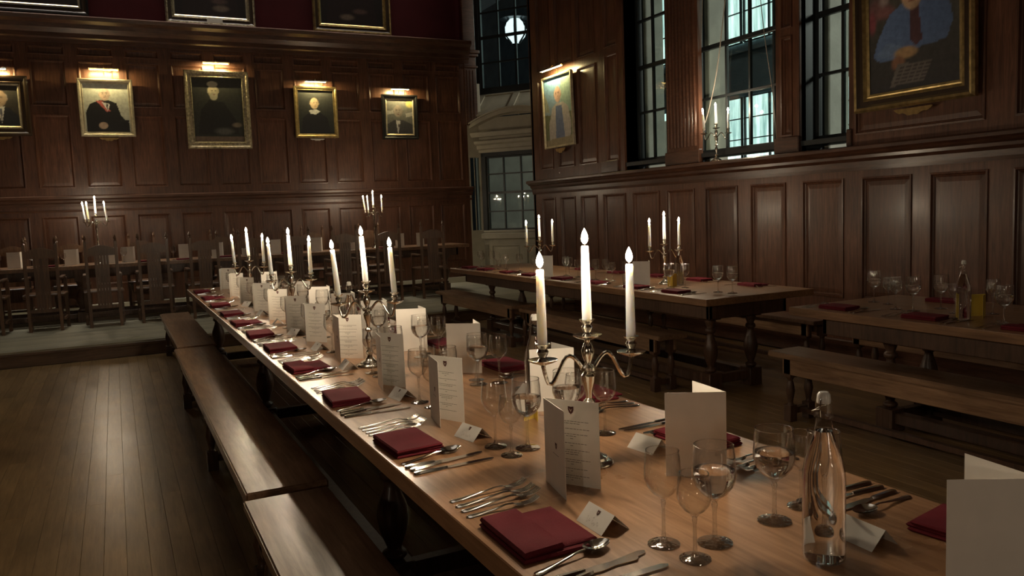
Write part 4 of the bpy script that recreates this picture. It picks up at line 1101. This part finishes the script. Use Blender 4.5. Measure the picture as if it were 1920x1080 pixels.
def placecard(label, x, y, rz, group, z=TT, printed=True):
    t = thing('place_card', label, 'place card', (x, y, z + .0006), rz, group)
    put('tent', pcm, t)
    if printed:
        put('name_writing', name_me, t)
        put('crest', CR[0.009], t, (.0255, 0, .0278), rot=(radians(-43.4), 0, radians(-90)))
    return t
# ---- candles and candelabra
g = G(); g.lathe([(0.0125, 0), (0.0128, 0.03), (0.0118, 0.10), (0.0100, 0.185), (0.0098, 0.192), (0.0085, 0.1955), (0.004, 0.194), (0.0, 0.193)], 16, cap=True); wax_me = g.mesh('wax', M['wax'], 0, True)
g = G(); g.tube([(0, 0, .190), (0.0004, 0, .200), (0.0018, 0, .207)], .0011, 5); wick_me = g.mesh('wick', M['wick'])
g = G(); g.lathe([(0.0, 0.0), (0.0040, .002), (0.0080, .008), (0.0092, .014), (0.0084, .021), (0.0058, .029), (0.0026, .036), (0.0, .041)], 12, cap=False); flame_me = g.mesh('flame', M['flame'], 0, True)
candle_n = [0]
def candle(x, y, z, label, group, s=1.0, lean=(0, 0), power=1.0):
    t = thing('candle', label, 'candle', (x, y, z), 0, group, rot=(lean[1], lean[0], 0)); t.scale = (1, 1, s)
    put('wax', wax_me, t); put('wick', wick_me, t)
    f = put('flame', flame_me, t, (0, 0, .200)); f.scale = (1, 1, 1 / s)
    tip = Vector((0, 0, .218 * s)); tip.rotate(t.rotation_euler)
    light('candle_light', 'POINT', (x + tip.x, y + tip.y, z + tip.z), CANDLE_W * power, (1.0, 0.80, 0.56), 0.012)
    return t
pan_me = None
g = G(); g.lathe([(0.004, -.010), (0.012, -.006), (0.030, 0), (0.0375, .004), (0.0385, .007), (0.036, .0065), (0.014, .004), (0.011, .009)], 20, cap=False); pan_me = g.mesh('drip_pan', M['silver'], 0, True)
g = G(); g.lathe([(0.009, 0), (0.0075, .005), (0.013, .014), (0.0155, .021), (0.0115, .028), (0.0135, .033), (0.0185, .037), (0.021, .041), (0.0145, .0415), (0.0135, .036), (0.0, .036)], 18, cap=False); cup_me = g.mesh('candle_cup', M['silver'], 0, True)
def candelabrum(label, x, y, z, yaw, words, group, arms=(0, pi), R=0.125, S=1.0, leans=None, stemk=1.0, cs=1.0, names=None, power=1.0, cz=0.0):
    t = thing('candelabrum', label, 'candelabra', (x, y, z), 0, 'silver candelabra')
    k = stemk
    g = G(); g.lathe([(0.058, 0), (0.060, .004), (0.056, .010), (0.045, .014), (0.043, .020), (0.026, .028), (0.014, .040), (0.010, .052)], 24, cap=True); obj('base', g, M['silver'], t, smooth=True)
    zz = lambda v: .05 + (v - .05) * k
    g = G(); g.lathe([(0.010, .050), (0.016, zz(.058)), (0.018, zz(.066)), (0.009, zz(.076)), (0.008, zz(.090)), (0.014, zz(.112)), (0.017, zz(.128)), (0.010, zz(.146)), (0.0075, zz(.155)), (0.016, zz(.163)), (0.016, zz(.168)), (0.008, zz(.176)), (0.010, zz(.195)), (0.0185, zz(.222)), (0.020, zz(.235)), (0.012, zz(.246))], 18, cap=False); obj('stem', g, M['silver'], t, smooth=True)
    nz = zz(.246)
    g = G(); g.lathe([(0.012, nz), (0.021, nz + .004), (0.021, nz + .012), (0.010, nz + .018), (0.008, nz + .024), (0.015, nz + .040), (0.0175, nz + .055), (0.012, nz + .072), (0.007, nz + .078), (0.0085, nz + .084)], 18, cap=False); obj('finial_stem', g, M['silver'], t, smooth=True)
    cups = [(0, 0, nz + .090 + cz)]
    for a in arms:
        aa = a + yaw; c, s = cos(aa), sin(aa); pts = []
        for q in range(15):
            u = q / 14; r = .018 + (R - .018) * min(1, u * 1.12 if u < .8 else .896 + (u - .8) * .52)
            h = .012 + .034 * sin(min(1, u / .30) * pi / 2) if u < .3 else .046 - .070 * (0.5 - 0.5 * cos((u - .3) / .45 * pi)) if u < .75 else -.024 + .050 * ((u - .75) / .25) ** 1.4
            pts.append((r * c, r * s, nz + h))
        pts[-1] = (R * c, R * s, nz + .026)
        g = G(); g.tube(pts, [.0052] * 13 + [.0055, .006], 8); obj('arm', g, M['silver'], t, smooth=True)
        cups.append((R * c, R * s, nz + .036))
    for i, (cx0, cy0, cz0) in enumerate(cups):
        put('drip_pan', pan_me, t, (cx0, cy0, cz0)); put('candle_cup', cup_me, t, (cx0, cy0, cz0 + .006))
        ln = leans[i] if leans else (0, 0)
        candle(x + cx0, y + cy0, z + cz0 + .042, (names[i] if names else '%s candle of %s' % (('middle',) + ('left', 'right', 'rear'))[i]) + ' candle ' + words, group, cs, ln, power)
    return t
YW = radians(-26)
nm3 = ['lit white middle', 'lit white right', 'lit white left']
candelabrum('large silver candelabrum nearest the camera on the middle table', 1.082, 1.775, TT, radians(-8), 'of the candelabrum nearest the camera', 'candles of the nearest candelabrum', names=nm3, leans=[(0, 0), (0, 0), (0, 0)])
candelabrum('silver candelabrum on the middle table, second from the camera', 0.99, 3.50, TT, YW, 'of the second candelabrum along the middle table', 'candles of the second candelabrum', names=nm3, leans=[(radians(-2.5), 0), (radians(-3), 0), (radians(-4.5), 0)], cs=1.05)
candelabrum('silver candelabrum on the middle table, third from the camera', 0.99, 5.20, TT, YW, 'of the third candelabrum along the middle table', 'candles of the third candelabrum', names=nm3, leans=[(radians(-1), 0), (0, 0), (radians(-2.5), 0)])
candelabrum('silver candelabrum at the far end of the middle table', 0.995, 7.00, TT, radians(-30), 'of the farthest candelabrum on the middle table', 'candles of the farthest middle table candelabrum', names=nm3, leans=[(radians(-2), 0), (0, 0), (radians(-3), 0)])
candelabrum('silver candelabrum by a clear bottle on the farther right wall table', 4.185, 5.57, TT, YW, 'of the candelabrum beside the bottle by the right wall', 'candles of the right wall candelabrum beside the bottle', names=nm3)
candelabrum('silver candelabrum at the bay window end of the right wall table', 4.10, 7.65, TT, YW, 'of the right wall candelabrum near the bay window', 'candles of the candelabrum near the bay', names=nm3, R=0.14)
candelabrum('silver candelabrum standing on the dado shelf in front of the large window', 5.70, 6.665, 1.866, YW, 'of the candelabrum on the window shelf', 'candles of the window shelf candelabrum', names=nm3, leans=[(radians(-2), 0), (0, 0), (radians(-5), 0)], cs=0.92)
n4 = ['lit white middle', 'lit white right', 'lit white far left', 'lit white near left']
candelabrum('tall four-light candelabrum on the left part of the high table', -0.20, 12.38, DZ + TT, 0, 'of the left tall candelabrum on the high table', 'candles of the left high table candelabrum', arms=(radians(-12), radians(170), radians(228)), R=0.135, stemk=2.42, cs=1.02, names=n4, leans=[(0, 0), (radians(-6), 0), (radians(-5), 0), (radians(-3), 0)], cz=0.02)
candelabrum('tall four-light candelabrum on the right part of the high table', 3.69, 12.38, DZ + TT, 0, 'of the right tall candelabrum on the high table', 'candles of the right high table candelabrum', arms=(radians(-20), radians(178), radians(110)), R=0.135, stemk=2.38, cs=0.98, names=n4, leans=[(0, 0), (radians(-1), 0), (radians(-6), 0), (radians(-2), 0)], cz=0.02)
# ---- swing-top water bottles
def bottle(label, x, y, z, group=None, s=1.0):
    t = thing('water_bottle', label, 'bottle', (x, y, z + 0.0005), 0.4, group); t.scale = (s, s, s)
    if 'bottle' not in bg:
        out = [(0.0, 0.003), (0.030, 0.0), (0.0365, 0.003), (0.0385, 0.010), (0.0385, 0.155), (0.0375, 0.172), (0.033, 0.195), (0.025, 0.222), (0.0175, 0.245), (0.0145, 0.262), (0.0140, 0.270), (0.0175, 0.272), (0.0175, 0.276), (0.0142, 0.279), (0.0150, 0.300), (0.0155, 0.302)]
        g = G(); g.lathe(out, 32, cap=False, flute=0.012); bg['bottle'] = g.mesh('bottle_body', M['glass'], 0, True)
        g = G(); g.lathe([(0.0, 0.006), (0.034, 0.006), (0.0362, 0.012), (0.0362, 0.155), (0.0353, 0.171), (0.031, 0.194), (0.0232, 0.220), (0.0150, 0.246), (0.0, 0.246)], 32, cap=False, flute=0.012); bg['bwater'] = g.mesh('water', M['water'], 0, True)
        g = G(); g.lathe([(0.0, 0.296), (0.012, 0.298), (0.0125, 0.303), (0.0115, 0.314), (0.008, 0.3185), (0.0, 0.319)], 16, cap=False); bg['bstop'] = g.mesh('stopper', M['ceramic'], 0, True)
        g = G(); g.tube([(0.0175, 0, .275), (.019, 0, .290), (.016, 0, .306), (.008, 0, .3105), (-.008, 0, .3105), (-.016, 0, .306), (-.019, 0, .290), (-.0175, 0, .275)], .0012, 6)
        g.tube([(0.019, 0, .290), (.014, .016, .284), (0, .021, .278), (-.014, .016, .284), (-.019, 0, .290)], .0012, 6); bg['bwire'] = g.mesh('wire_bail', M['steel'], 0, True)
        g = G(); g.lathe([(0.0162, 0.3), (0.0162, 0.3035), (0.0125, 0.304)], 16, cap=False); bg['bring'] = g.mesh('seal_ring', M['rubber'], 0, True)
    for n, k in (('bottle_body', 'bottle'), ('water', 'bwater'), ('stopper', 'bstop'), ('wire_bail', 'bwire')): put(n, bg[k], t)
    return t
bottle('clear swing-top water bottle nearest the camera on the middle table', 1.142, 1.052, TT)
bottle('swing-top water bottle behind the nearest candelabrum, partly hidden by a menu', 1.255, 2.40, TT)
bottle('swing-top water bottle between the second and third candelabra of the middle table', 1.13, 4.33, TT)
bottle('swing-top water bottle beside the right wall candelabrum', 4.22, 5.42, TT)
bottle('swing-top water bottle on the nearer right wall table', 4.02, 2.761, TT)

# ------------------------------------------------------------------ middle table, aisle side places (first = nearest the camera)
AY = [1.43, 2.20, 2.90, 3.62, 4.25, 4.84, 5.46, 6.07, 6.76, 7.47, 8.24]
r = random.Random(11)
pos4 = ['outermost', 'second', 'third', 'innermost']
for i, y in enumerate(AY):
    o_ = ORD[i]; wh = 'of the %s place, aisle side of middle table' % o_
    napkin([0, 1, 2][i % 3] if i else 0, .725 + r.uniform(-.006, .006), y, radians([-1, 2, -3, 2, 0, -2, 2, 1, -1, 2, 0][i]), 'folded maroon napkin %s' % wh, 'napkins on the aisle side of the middle table')
    ks = ['dinner_fork', 'dinner_fork', 'dinner_fork', 'side_fork'] if i < 6 else ['dinner_fork', 'dinner_fork', 'side_fork']
    for k, kind in enumerate(ks):
        cutlery(kind, .652 + r.uniform(-.003, .004), y + .272 - k * .034 + r.uniform(-.004, .004), radians(4 - k * 1.0 + r.uniform(-1.5, 2.5)), '%s silver fork %s' % (pos4[k] if k < len(ks) - 1 else 'innermost', wh), 'forks on the aisle side of the middle table')
    cutlery('spoon', .646, y - .160, radians(12 + r.uniform(-3, 3)), 'silver spoon beside the napkin %s' % wh, 'spoons on the aisle side of the middle table', tilt=radians(0))
    for k, kind in enumerate(['butter_knife', 'dinner_knife', 'dinner_knife']):
        if i > 7 and k == 1: continue
        cutlery(kind, .645 + r.uniform(-.003, .004), y - .195 - k * .032, radians([3, 8, 1][k] + r.uniform(-4, 4)), '%s silver knife %s' % (['inner', 'middle', 'outer'][k], wh), 'knives on the aisle side of the middle table')
# glasses of the aisle side
GP = {0: (.931, 1.260, .940, 1.175, 1.020, 1.213), 1: (.933, 2.05, .935, 1.950, 1.003, 1.985), 2: (.935, 2.694, .95, 2.60, 1.02, 2.64), 6: (.925, 5.08, .93, 4.99, 1.01, 5.03), 3: (.95, 3.33, .955, 3.24, 1.03, 3.27), 8: (.93, 6.52, .94, 6.42, 1.02, 6.46)}
for i, y in enumerate(AY):
    wh = 'of the %s place, aisle side of middle table' % ORD[i]
    a = GP.get(i) or (.942 + r.uniform(-.01, .01), y - .27, .952, y - .37, 1.02, y - .33)
    wineglass('wine', a[0], a[1], TT, 'clear wine glass %s' % wh, 'wine glasses on the aisle side of the middle table')
    wineglass('small', a[2], a[3], TT, 'smallest wine glass %s' % wh, 'small wine glasses on the aisle side of the middle table')
    if i < 9: wineglass('goblet', a[4], a[5], TT, 'water-filled goblet %s' % wh, 'water goblets on the aisle side of the middle table')
# menus of the aisle side: fold, page end, cover end
MA = [((.915, 1.716), (.995, 1.593), (.891, 1.585)), ((.896, 2.475), (.970, 2.322), (.873, 2.330)), ((.903, 3.094), (.980, 2.955), (.880, 2.955)), ((.907, 3.804), (1.010, 3.710), (.897, 3.663)), ((.900, 4.433), (.993, 4.308), (.875, 4.290)), ((.895, 4.960), (1.001, 4.854), (.875, 4.82)), ((.900, 5.560), (.995, 5.462), (.872, 5.42)), ((.898, 6.183), (.99, 6.08), (.87, 6.05)), ((.906, 6.938), (.995, 6.82), (.875, 6.80)), ((.913, 7.604), (1.00, 7.49), (.88, 7.46)), ((.940, 8.50), (1.05, 8.40), (.90, 8.36))]
for i, (S, P, Cc) in enumerate(MA):
    menu('open white printed menu card with crest, %s along the aisle side of middle table' % ORD[i], S[0], S[1], (atan2(P[1] - S[1], P[0] - S[0]), atan2(Cc[1] - S[1], Cc[0] - S[0])), 'printed menu cards on the aisle side of the middle table', 1 + i % 3)
PA = [(.847, 1.408, 0), (.884, 2.172, 12), (.872, 2.80, 8), (.857, 3.515, -3), (.865, 4.10, 5), (.875, 4.72, 20), (.87, 5.30, -8), (.87, 5.90, 5), (.88, 6.60, 25), (.88, 7.30, -10)]
for i, (x, y, a) in enumerate(PA):
    placecard('tented white place card with crest, %s along the aisle side of middle table' % ORD[i], x, y, radians(a), 'place cards on the aisle side of the middle table')
# ------------------------------------------------------------------ middle table, window side places
WY = [1.02, 1.74, 2.44, 3.10, 3.80, 4.40, 5.05, 5.75]
GW = {0: None}
for i, y in enumerate(WY):
    wh = 'of the %s place, window side of middle table' % ORD[i]
    napkin((i + 1) % 3, 1.47 - (.03 if i == 1 else 0), y + (-.05, .045, 0, 0, 0, 0, 0, 0)[i], radians([8, 3, -3, 2, 0, -2, 2, 1][i]), 'folded maroon napkin %s' % wh, 'napkins on the window side of the middle table')
    if i < 6:
        for k, kind in enumerate(['dinner_knife', 'dinner_knife', 'butter_knife']):
            cutlery(kind, 1.552 + r.uniform(-.004, .004), y + .27 - k * .034, pi + radians([4, -3, 7][k] + r.uniform(-4, 4)), '%s silver knife %s' % (['outer', 'middle', 'inner'][k], wh), 'knives on the window side of the middle table')
        cutlery('spoon', 1.55, y + .165, pi + radians(6), 'silver spoon beside the napkin %s' % wh, 'spoons on the window side of the middle table')
        for k, kind in enumerate(['side_fork', 'dinner_fork', 'dinner_fork']):
            cutlery(kind, 1.548 + r.uniform(-.004, .004), y - .158 - k * .034, pi + radians([2, 5, 0][k] + r.uniform(-2, 2)), '%s silver fork %s' % (['innermost', 'middle', 'outermost'][k], wh), 'forks on the window side of the middle table')
MW = [((1.305, .757), (1.178, .831), (1.326, .902)), ((1.310, 1.510), (1.187, 1.584), (1.326, 1.656)), ((1.339, 2.287), (1.205, 2.342), (1.336, 2.430)), ((1.335, 3.040), (1.218, 3.130), (1.366, 3.184)), ((1.345, 3.719), (1.215, 3.785), (1.358, 3.864)), ((1.309, 4.234), (1.185, 4.318), (1.33, 4.38)), ((1.285, 4.80), (1.16, 4.875), (1.30, 4.94)), ((1.277, 5.402), (1.155, 5.480), (1.291, 5.551)), ((1.274, 5.996), (1.150, 6.072), (1.29, 6.14)), ((1.283, 7.395), (1.155, 7.47), (1.30, 7.54))]
for i, (S, P, Cc) in enumerate(MW):
    lb = 'blank back of a large white folded card cut by the lower right photo corner' if i == 0 else 'white folded menu showing its blank back, %s along the window side of middle table' % ORD[i]
    menu(lb, S[0], S[1], (atan2(P[1] - S[1], P[0] - S[0]), atan2(Cc[1] - S[1], Cc[0] - S[0])), 'menu cards on the window side of the middle table')
for i, (x, y, a) in enumerate([(1.312, 1.075, 178), (1.316, 1.80, 188), (1.34, 2.56, 176), (1.33, 3.25, 184), (1.33, 3.92, 175)]):
    placecard('tented white place card facing away, %s along the window side of middle table' % ORD[i], x, y, radians(a), 'place cards on the window side of the middle table')
GWL = [[('goblet', 1.198, 1.235), ('wine', 1.285, 1.185), ('small', 1.305, 1.265)], [('goblet', 1.155, 2.02), ('small', 1.225, 2.09), ('wine', 1.265, 1.99)], [('goblet', 1.232, 2.845), ('small', 1.258, 2.925), ('wine', 1.312, 2.82)], [('goblet', 1.255, 3.56), ('small', 1.30, 3.635), ('wine', 1.325, 3.50)], [('goblet', 1.20, 4.05), ('wine', 1.285, 4.07), ('small', 1.245, 4.17)], [('goblet', 1.20, 4.66), ('wine', 1.27, 4.62), ('small', 1.23, 4.74)], [('goblet', 1.20, 5.30), ('wine', 1.27, 5.26)], [('goblet', 1.19, 5.86), ('wine', 1.26, 5.82)], [('goblet', 1.19, 6.60), ('wine', 1.27, 6.55)], [('goblet', 1.2, 7.2), ('wine', 1.27, 7.1)]]
for i, row in enumerate(GWL):
    for kind, x, y in row:
        wineglass(kind, x, y, TT, '%s of the %s set, window side of middle table' % ({'goblet': 'water-filled goblet', 'wine': 'clear wine glass', 'small': 'smallest wine glass'}[kind], ORD[i]), 'glasses on the window side of the middle table')
tumbler(1.255, 3.22, TT, 'short clear tumbler on the middle table behind the second menu', 'tumblers on the middle table')
tumbler(1.20, 3.33, TT, 'short clear tumbler on the middle table near the second candelabrum', 'tumblers on the middle table')
def yellow(label, x, y, a, z=TT, s=1.0):
    g = G(); g.box(0, .075, -.0006, .0006, 0, .105)
    if 'yleaf' not in bg: bg['yleaf'] = g.mesh('leaf', M['yellow'])
    t = thing('folded_card', label, 'card', (x, y, z + .0005), 0, 'yellow folded cards'); t.scale = (s, s, s)
    put('leaf', bg['yleaf'], t, (0, 0, 0), a); put('leaf', bg['yleaf'], t, (0, 0, 0), a + radians(55))
    return t
yellow('small yellow folded card behind the third menu of the middle table', 1.175, 2.27, radians(200), s=0.65)
# ------------------------------------------------------------------ right wall tables
N2 = [8.93, 8.47, 7.88, 7.33, 6.70, 6.10, 5.47, 4.95]
for i, y in enumerate(reversed(N2)):
    wh = 'of the %s near place, farther right wall table' % ORD[i]
    napkin((i + 1) % 3, 3.82, y, radians(r.uniform(-5, 5)), 'folded dark red napkin %s' % wh, 'napkins on the bench side of the farther right wall table', s=.95)
    cutlery('dinner_fork', 3.715, y + .20, radians(4), 'outer silver fork %s' % wh, 'forks on the bench side of the farther right wall table')
    cutlery('side_fork', 3.715, y + .165, radians(-2), 'inner silver fork %s' % wh, 'forks on the bench side of the farther right wall table')
    cutlery('spoon', 3.715, y - .16, radians(8), 'silver spoon %s' % wh, 'spoons on the bench side of the farther right wall table')
    cutlery('dinner_knife', 3.715, y - .20, radians(0), 'silver knife %s' % wh, 'knives on the bench side of the farther right wall table')
for i, y in enumerate([4.93, 5.58, 6.2, 6.85, 7.5]):
    wh = 'of the %s wall-side place, farther right wall table' % ORD[i]
    napkin(i % 3, 4.56, y, radians(r.uniform(-5, 5)), 'folded dark red napkin %s' % wh, 'napkins on the wall side of the farther right wall table', s=.95)
    for k in range(2): cutlery('dinner_knife' if k else 'dinner_fork', 4.655, y + (.17 if k else -.17), pi, 'silver %s %s' % ('knife' if k else 'fork', wh), 'cutlery on the wall side of the farther right wall table')
G2 = [('wine', 4.05, 9.12), ('small', 4.02, 9.0), ('wine', 4.11, 8.92), ('wine', 3.95, 8.42), ('small', 4.04, 8.38), ('wine', 4.0, 7.95), ('small', 3.98, 7.58), ('wine', 4.05, 7.02), ('wine', 3.99, 6.85), ('small', 4.04, 6.77), ('wine', 4.0, 6.38), ('wine', 4.05, 6.28), ('small', 4.04, 6.16), ('wine', 3.99, 5.86), ('small', 4.08, 5.78), ('goblet', 3.99, 5.25), ('wine', 4.09, 5.18), ('goblet', 4.05, 4.74), ('goblet', 4.075, 4.61)]
for i, (k, x, y) in enumerate(reversed(G2)):
    n = i + 1
    wineglass(k, x, y, TT, '%s on the farther right wall table, %s from its bare near end' % ({'goblet': 'goblet of water', 'wine': 'wine glass', 'small': 'small wine glass'}[k], (ORD + ['thirteenth', 'fourteenth', 'fifteenth', 'sixteenth', 'seventeenth', 'eighteenth', 'nineteenth'])[i]), 'glasses on the farther right wall table', water=(k == 'goblet'))
tumbler(4.12, 8.75, TT, 'short tumbler near the bay end of the farther right wall table', 'tumblers on the right wall table')
tumbler(3.90, 5.74, TT, 'short tumbler beside the candelabrum by the right wall', 'tumblers on the right wall table')
menu('pale menu card standing before the bay-end candelabrum, right wall table', 3.90, 7.02, (radians(118), radians(60)), 'menu cards on the right wall table', s=1.0)
menu('white folded menu card left of the bottle and candelabrum, right wall table', 3.965, 5.48, (radians(128), radians(58)), 'menu cards on the right wall table', s=1.0)
yellow('yellow folded card between wine glasses, farther right wall table', 4.13, 6.72, radians(150))
yellow('yellow folded card at the foot of the bottle, farther right wall table', 4.13, 5.34, radians(150))
yellow('yellow folded card beside the bottle on the nearer right wall table', 4.235, 2.78, radians(150), s=1.15)
G3 = [('goblet', 4.33, 3.58), ('small', 4.30, 3.45), ('wine', 4.14, 3.27), ('goblet', 4.15, 3.16), ('goblet', 4.34, 3.12), ('small', 4.22, 2.95), ('wine', 4.33, 2.80), ('goblet', 4.02, 2.54), ('wine', 4.26, 2.50)]
for i, (k, x, y) in enumerate(G3):
    wineglass(k, x, y, TT, '%s on the nearer right wall table, %s from its far end' % ({'goblet': 'goblet of water', 'wine': 'wine glass', 'small': 'small wine glass'}[k], ORD[i]), 'glasses on the nearer right wall table')
for i, (y) in enumerate([3.50, 2.92, 2.36, 1.8]):
    wh = 'of the %s place from the far end, nearer right wall table' % ORD[i]
    napkin((i + 1) % 3, 3.93, y, radians(r.uniform(-4, 4)), 'dark red napkin %s' % wh, 'napkins on the bench side of the nearer right wall table', s=.95)
    for k, (kd, w_) in enumerate([('dinner_fork', 'outer silver fork'), ('side_fork', 'inner silver fork'), ('spoon', 'silver spoon'), ('dinner_knife', 'silver knife')]):
        cutlery(kd, 3.83, y + [.20, .165, -.155, -.19][k], radians([3, -2, 8, 1][k]), '%s %s' % (w_, wh), 'cutlery on the bench side of the nearer right wall table')
for i, y in enumerate([3.3, 2.65]):
    napkin(i, 4.64, y, radians(3), 'dark red napkin against the panelling side of the nearer right wall table, %s' % ORD[i], 'napkins on the wall side of the nearer right wall table', s=.95)
# ------------------------------------------------------------------ high table
HZ = DZ + TT
hm = [(-1.80, 95), (-1.12, 88), (-.47, 92), (-.02, 80), (.22, 90), (.95, 92), (1.38, 88), (2.22, 90), (2.80, 80), (3.40, 92), (4.15, 85), (4.45, 100), (1.80, 80)]
for i, (x, a) in enumerate(sorted(hm)):
    menu('pale menu card standing on the high table, %s from its left' % (ORD + ['thirteenth', 'fourteenth'])[i], x, 12.22 + .05 * (i % 3), (radians(a + 95), radians(a - 10)), 'menu cards on the high table', z=HZ)
hx = [-1.35, -.98, -.62, -.35, .10, .52, .72, 1.08, 1.18, 1.58, 1.70, 2.02, 2.45, 2.60, 3.10, 3.22, 3.90, 4.00, 4.62]
for i, x in enumerate(hx):
    wineglass(['wine', 'goblet', 'small'][i % 3], x, 12.10 + .05 * ((i * 2) % 3), HZ, '%s on the high table, %s from the left' % (['wine glass', 'goblet of water', 'small wine glass'][i % 3], (ORD + ['thirteenth', 'fourteenth', 'fifteenth', 'sixteenth', 'seventeenth', 'eighteenth', 'nineteenth'])[i]), 'glasses on the high table')
for i, x in enumerate([-1.6, -.80, .38, .85, 1.39, 2.28, 3.75]):
    napkin(i % 3, x, 12.055, pi / 2, 'folded napkin lying on the near edge of the high table, %s from left' % ORD[i], 'napkins on the high table', z=HZ, s=.9)
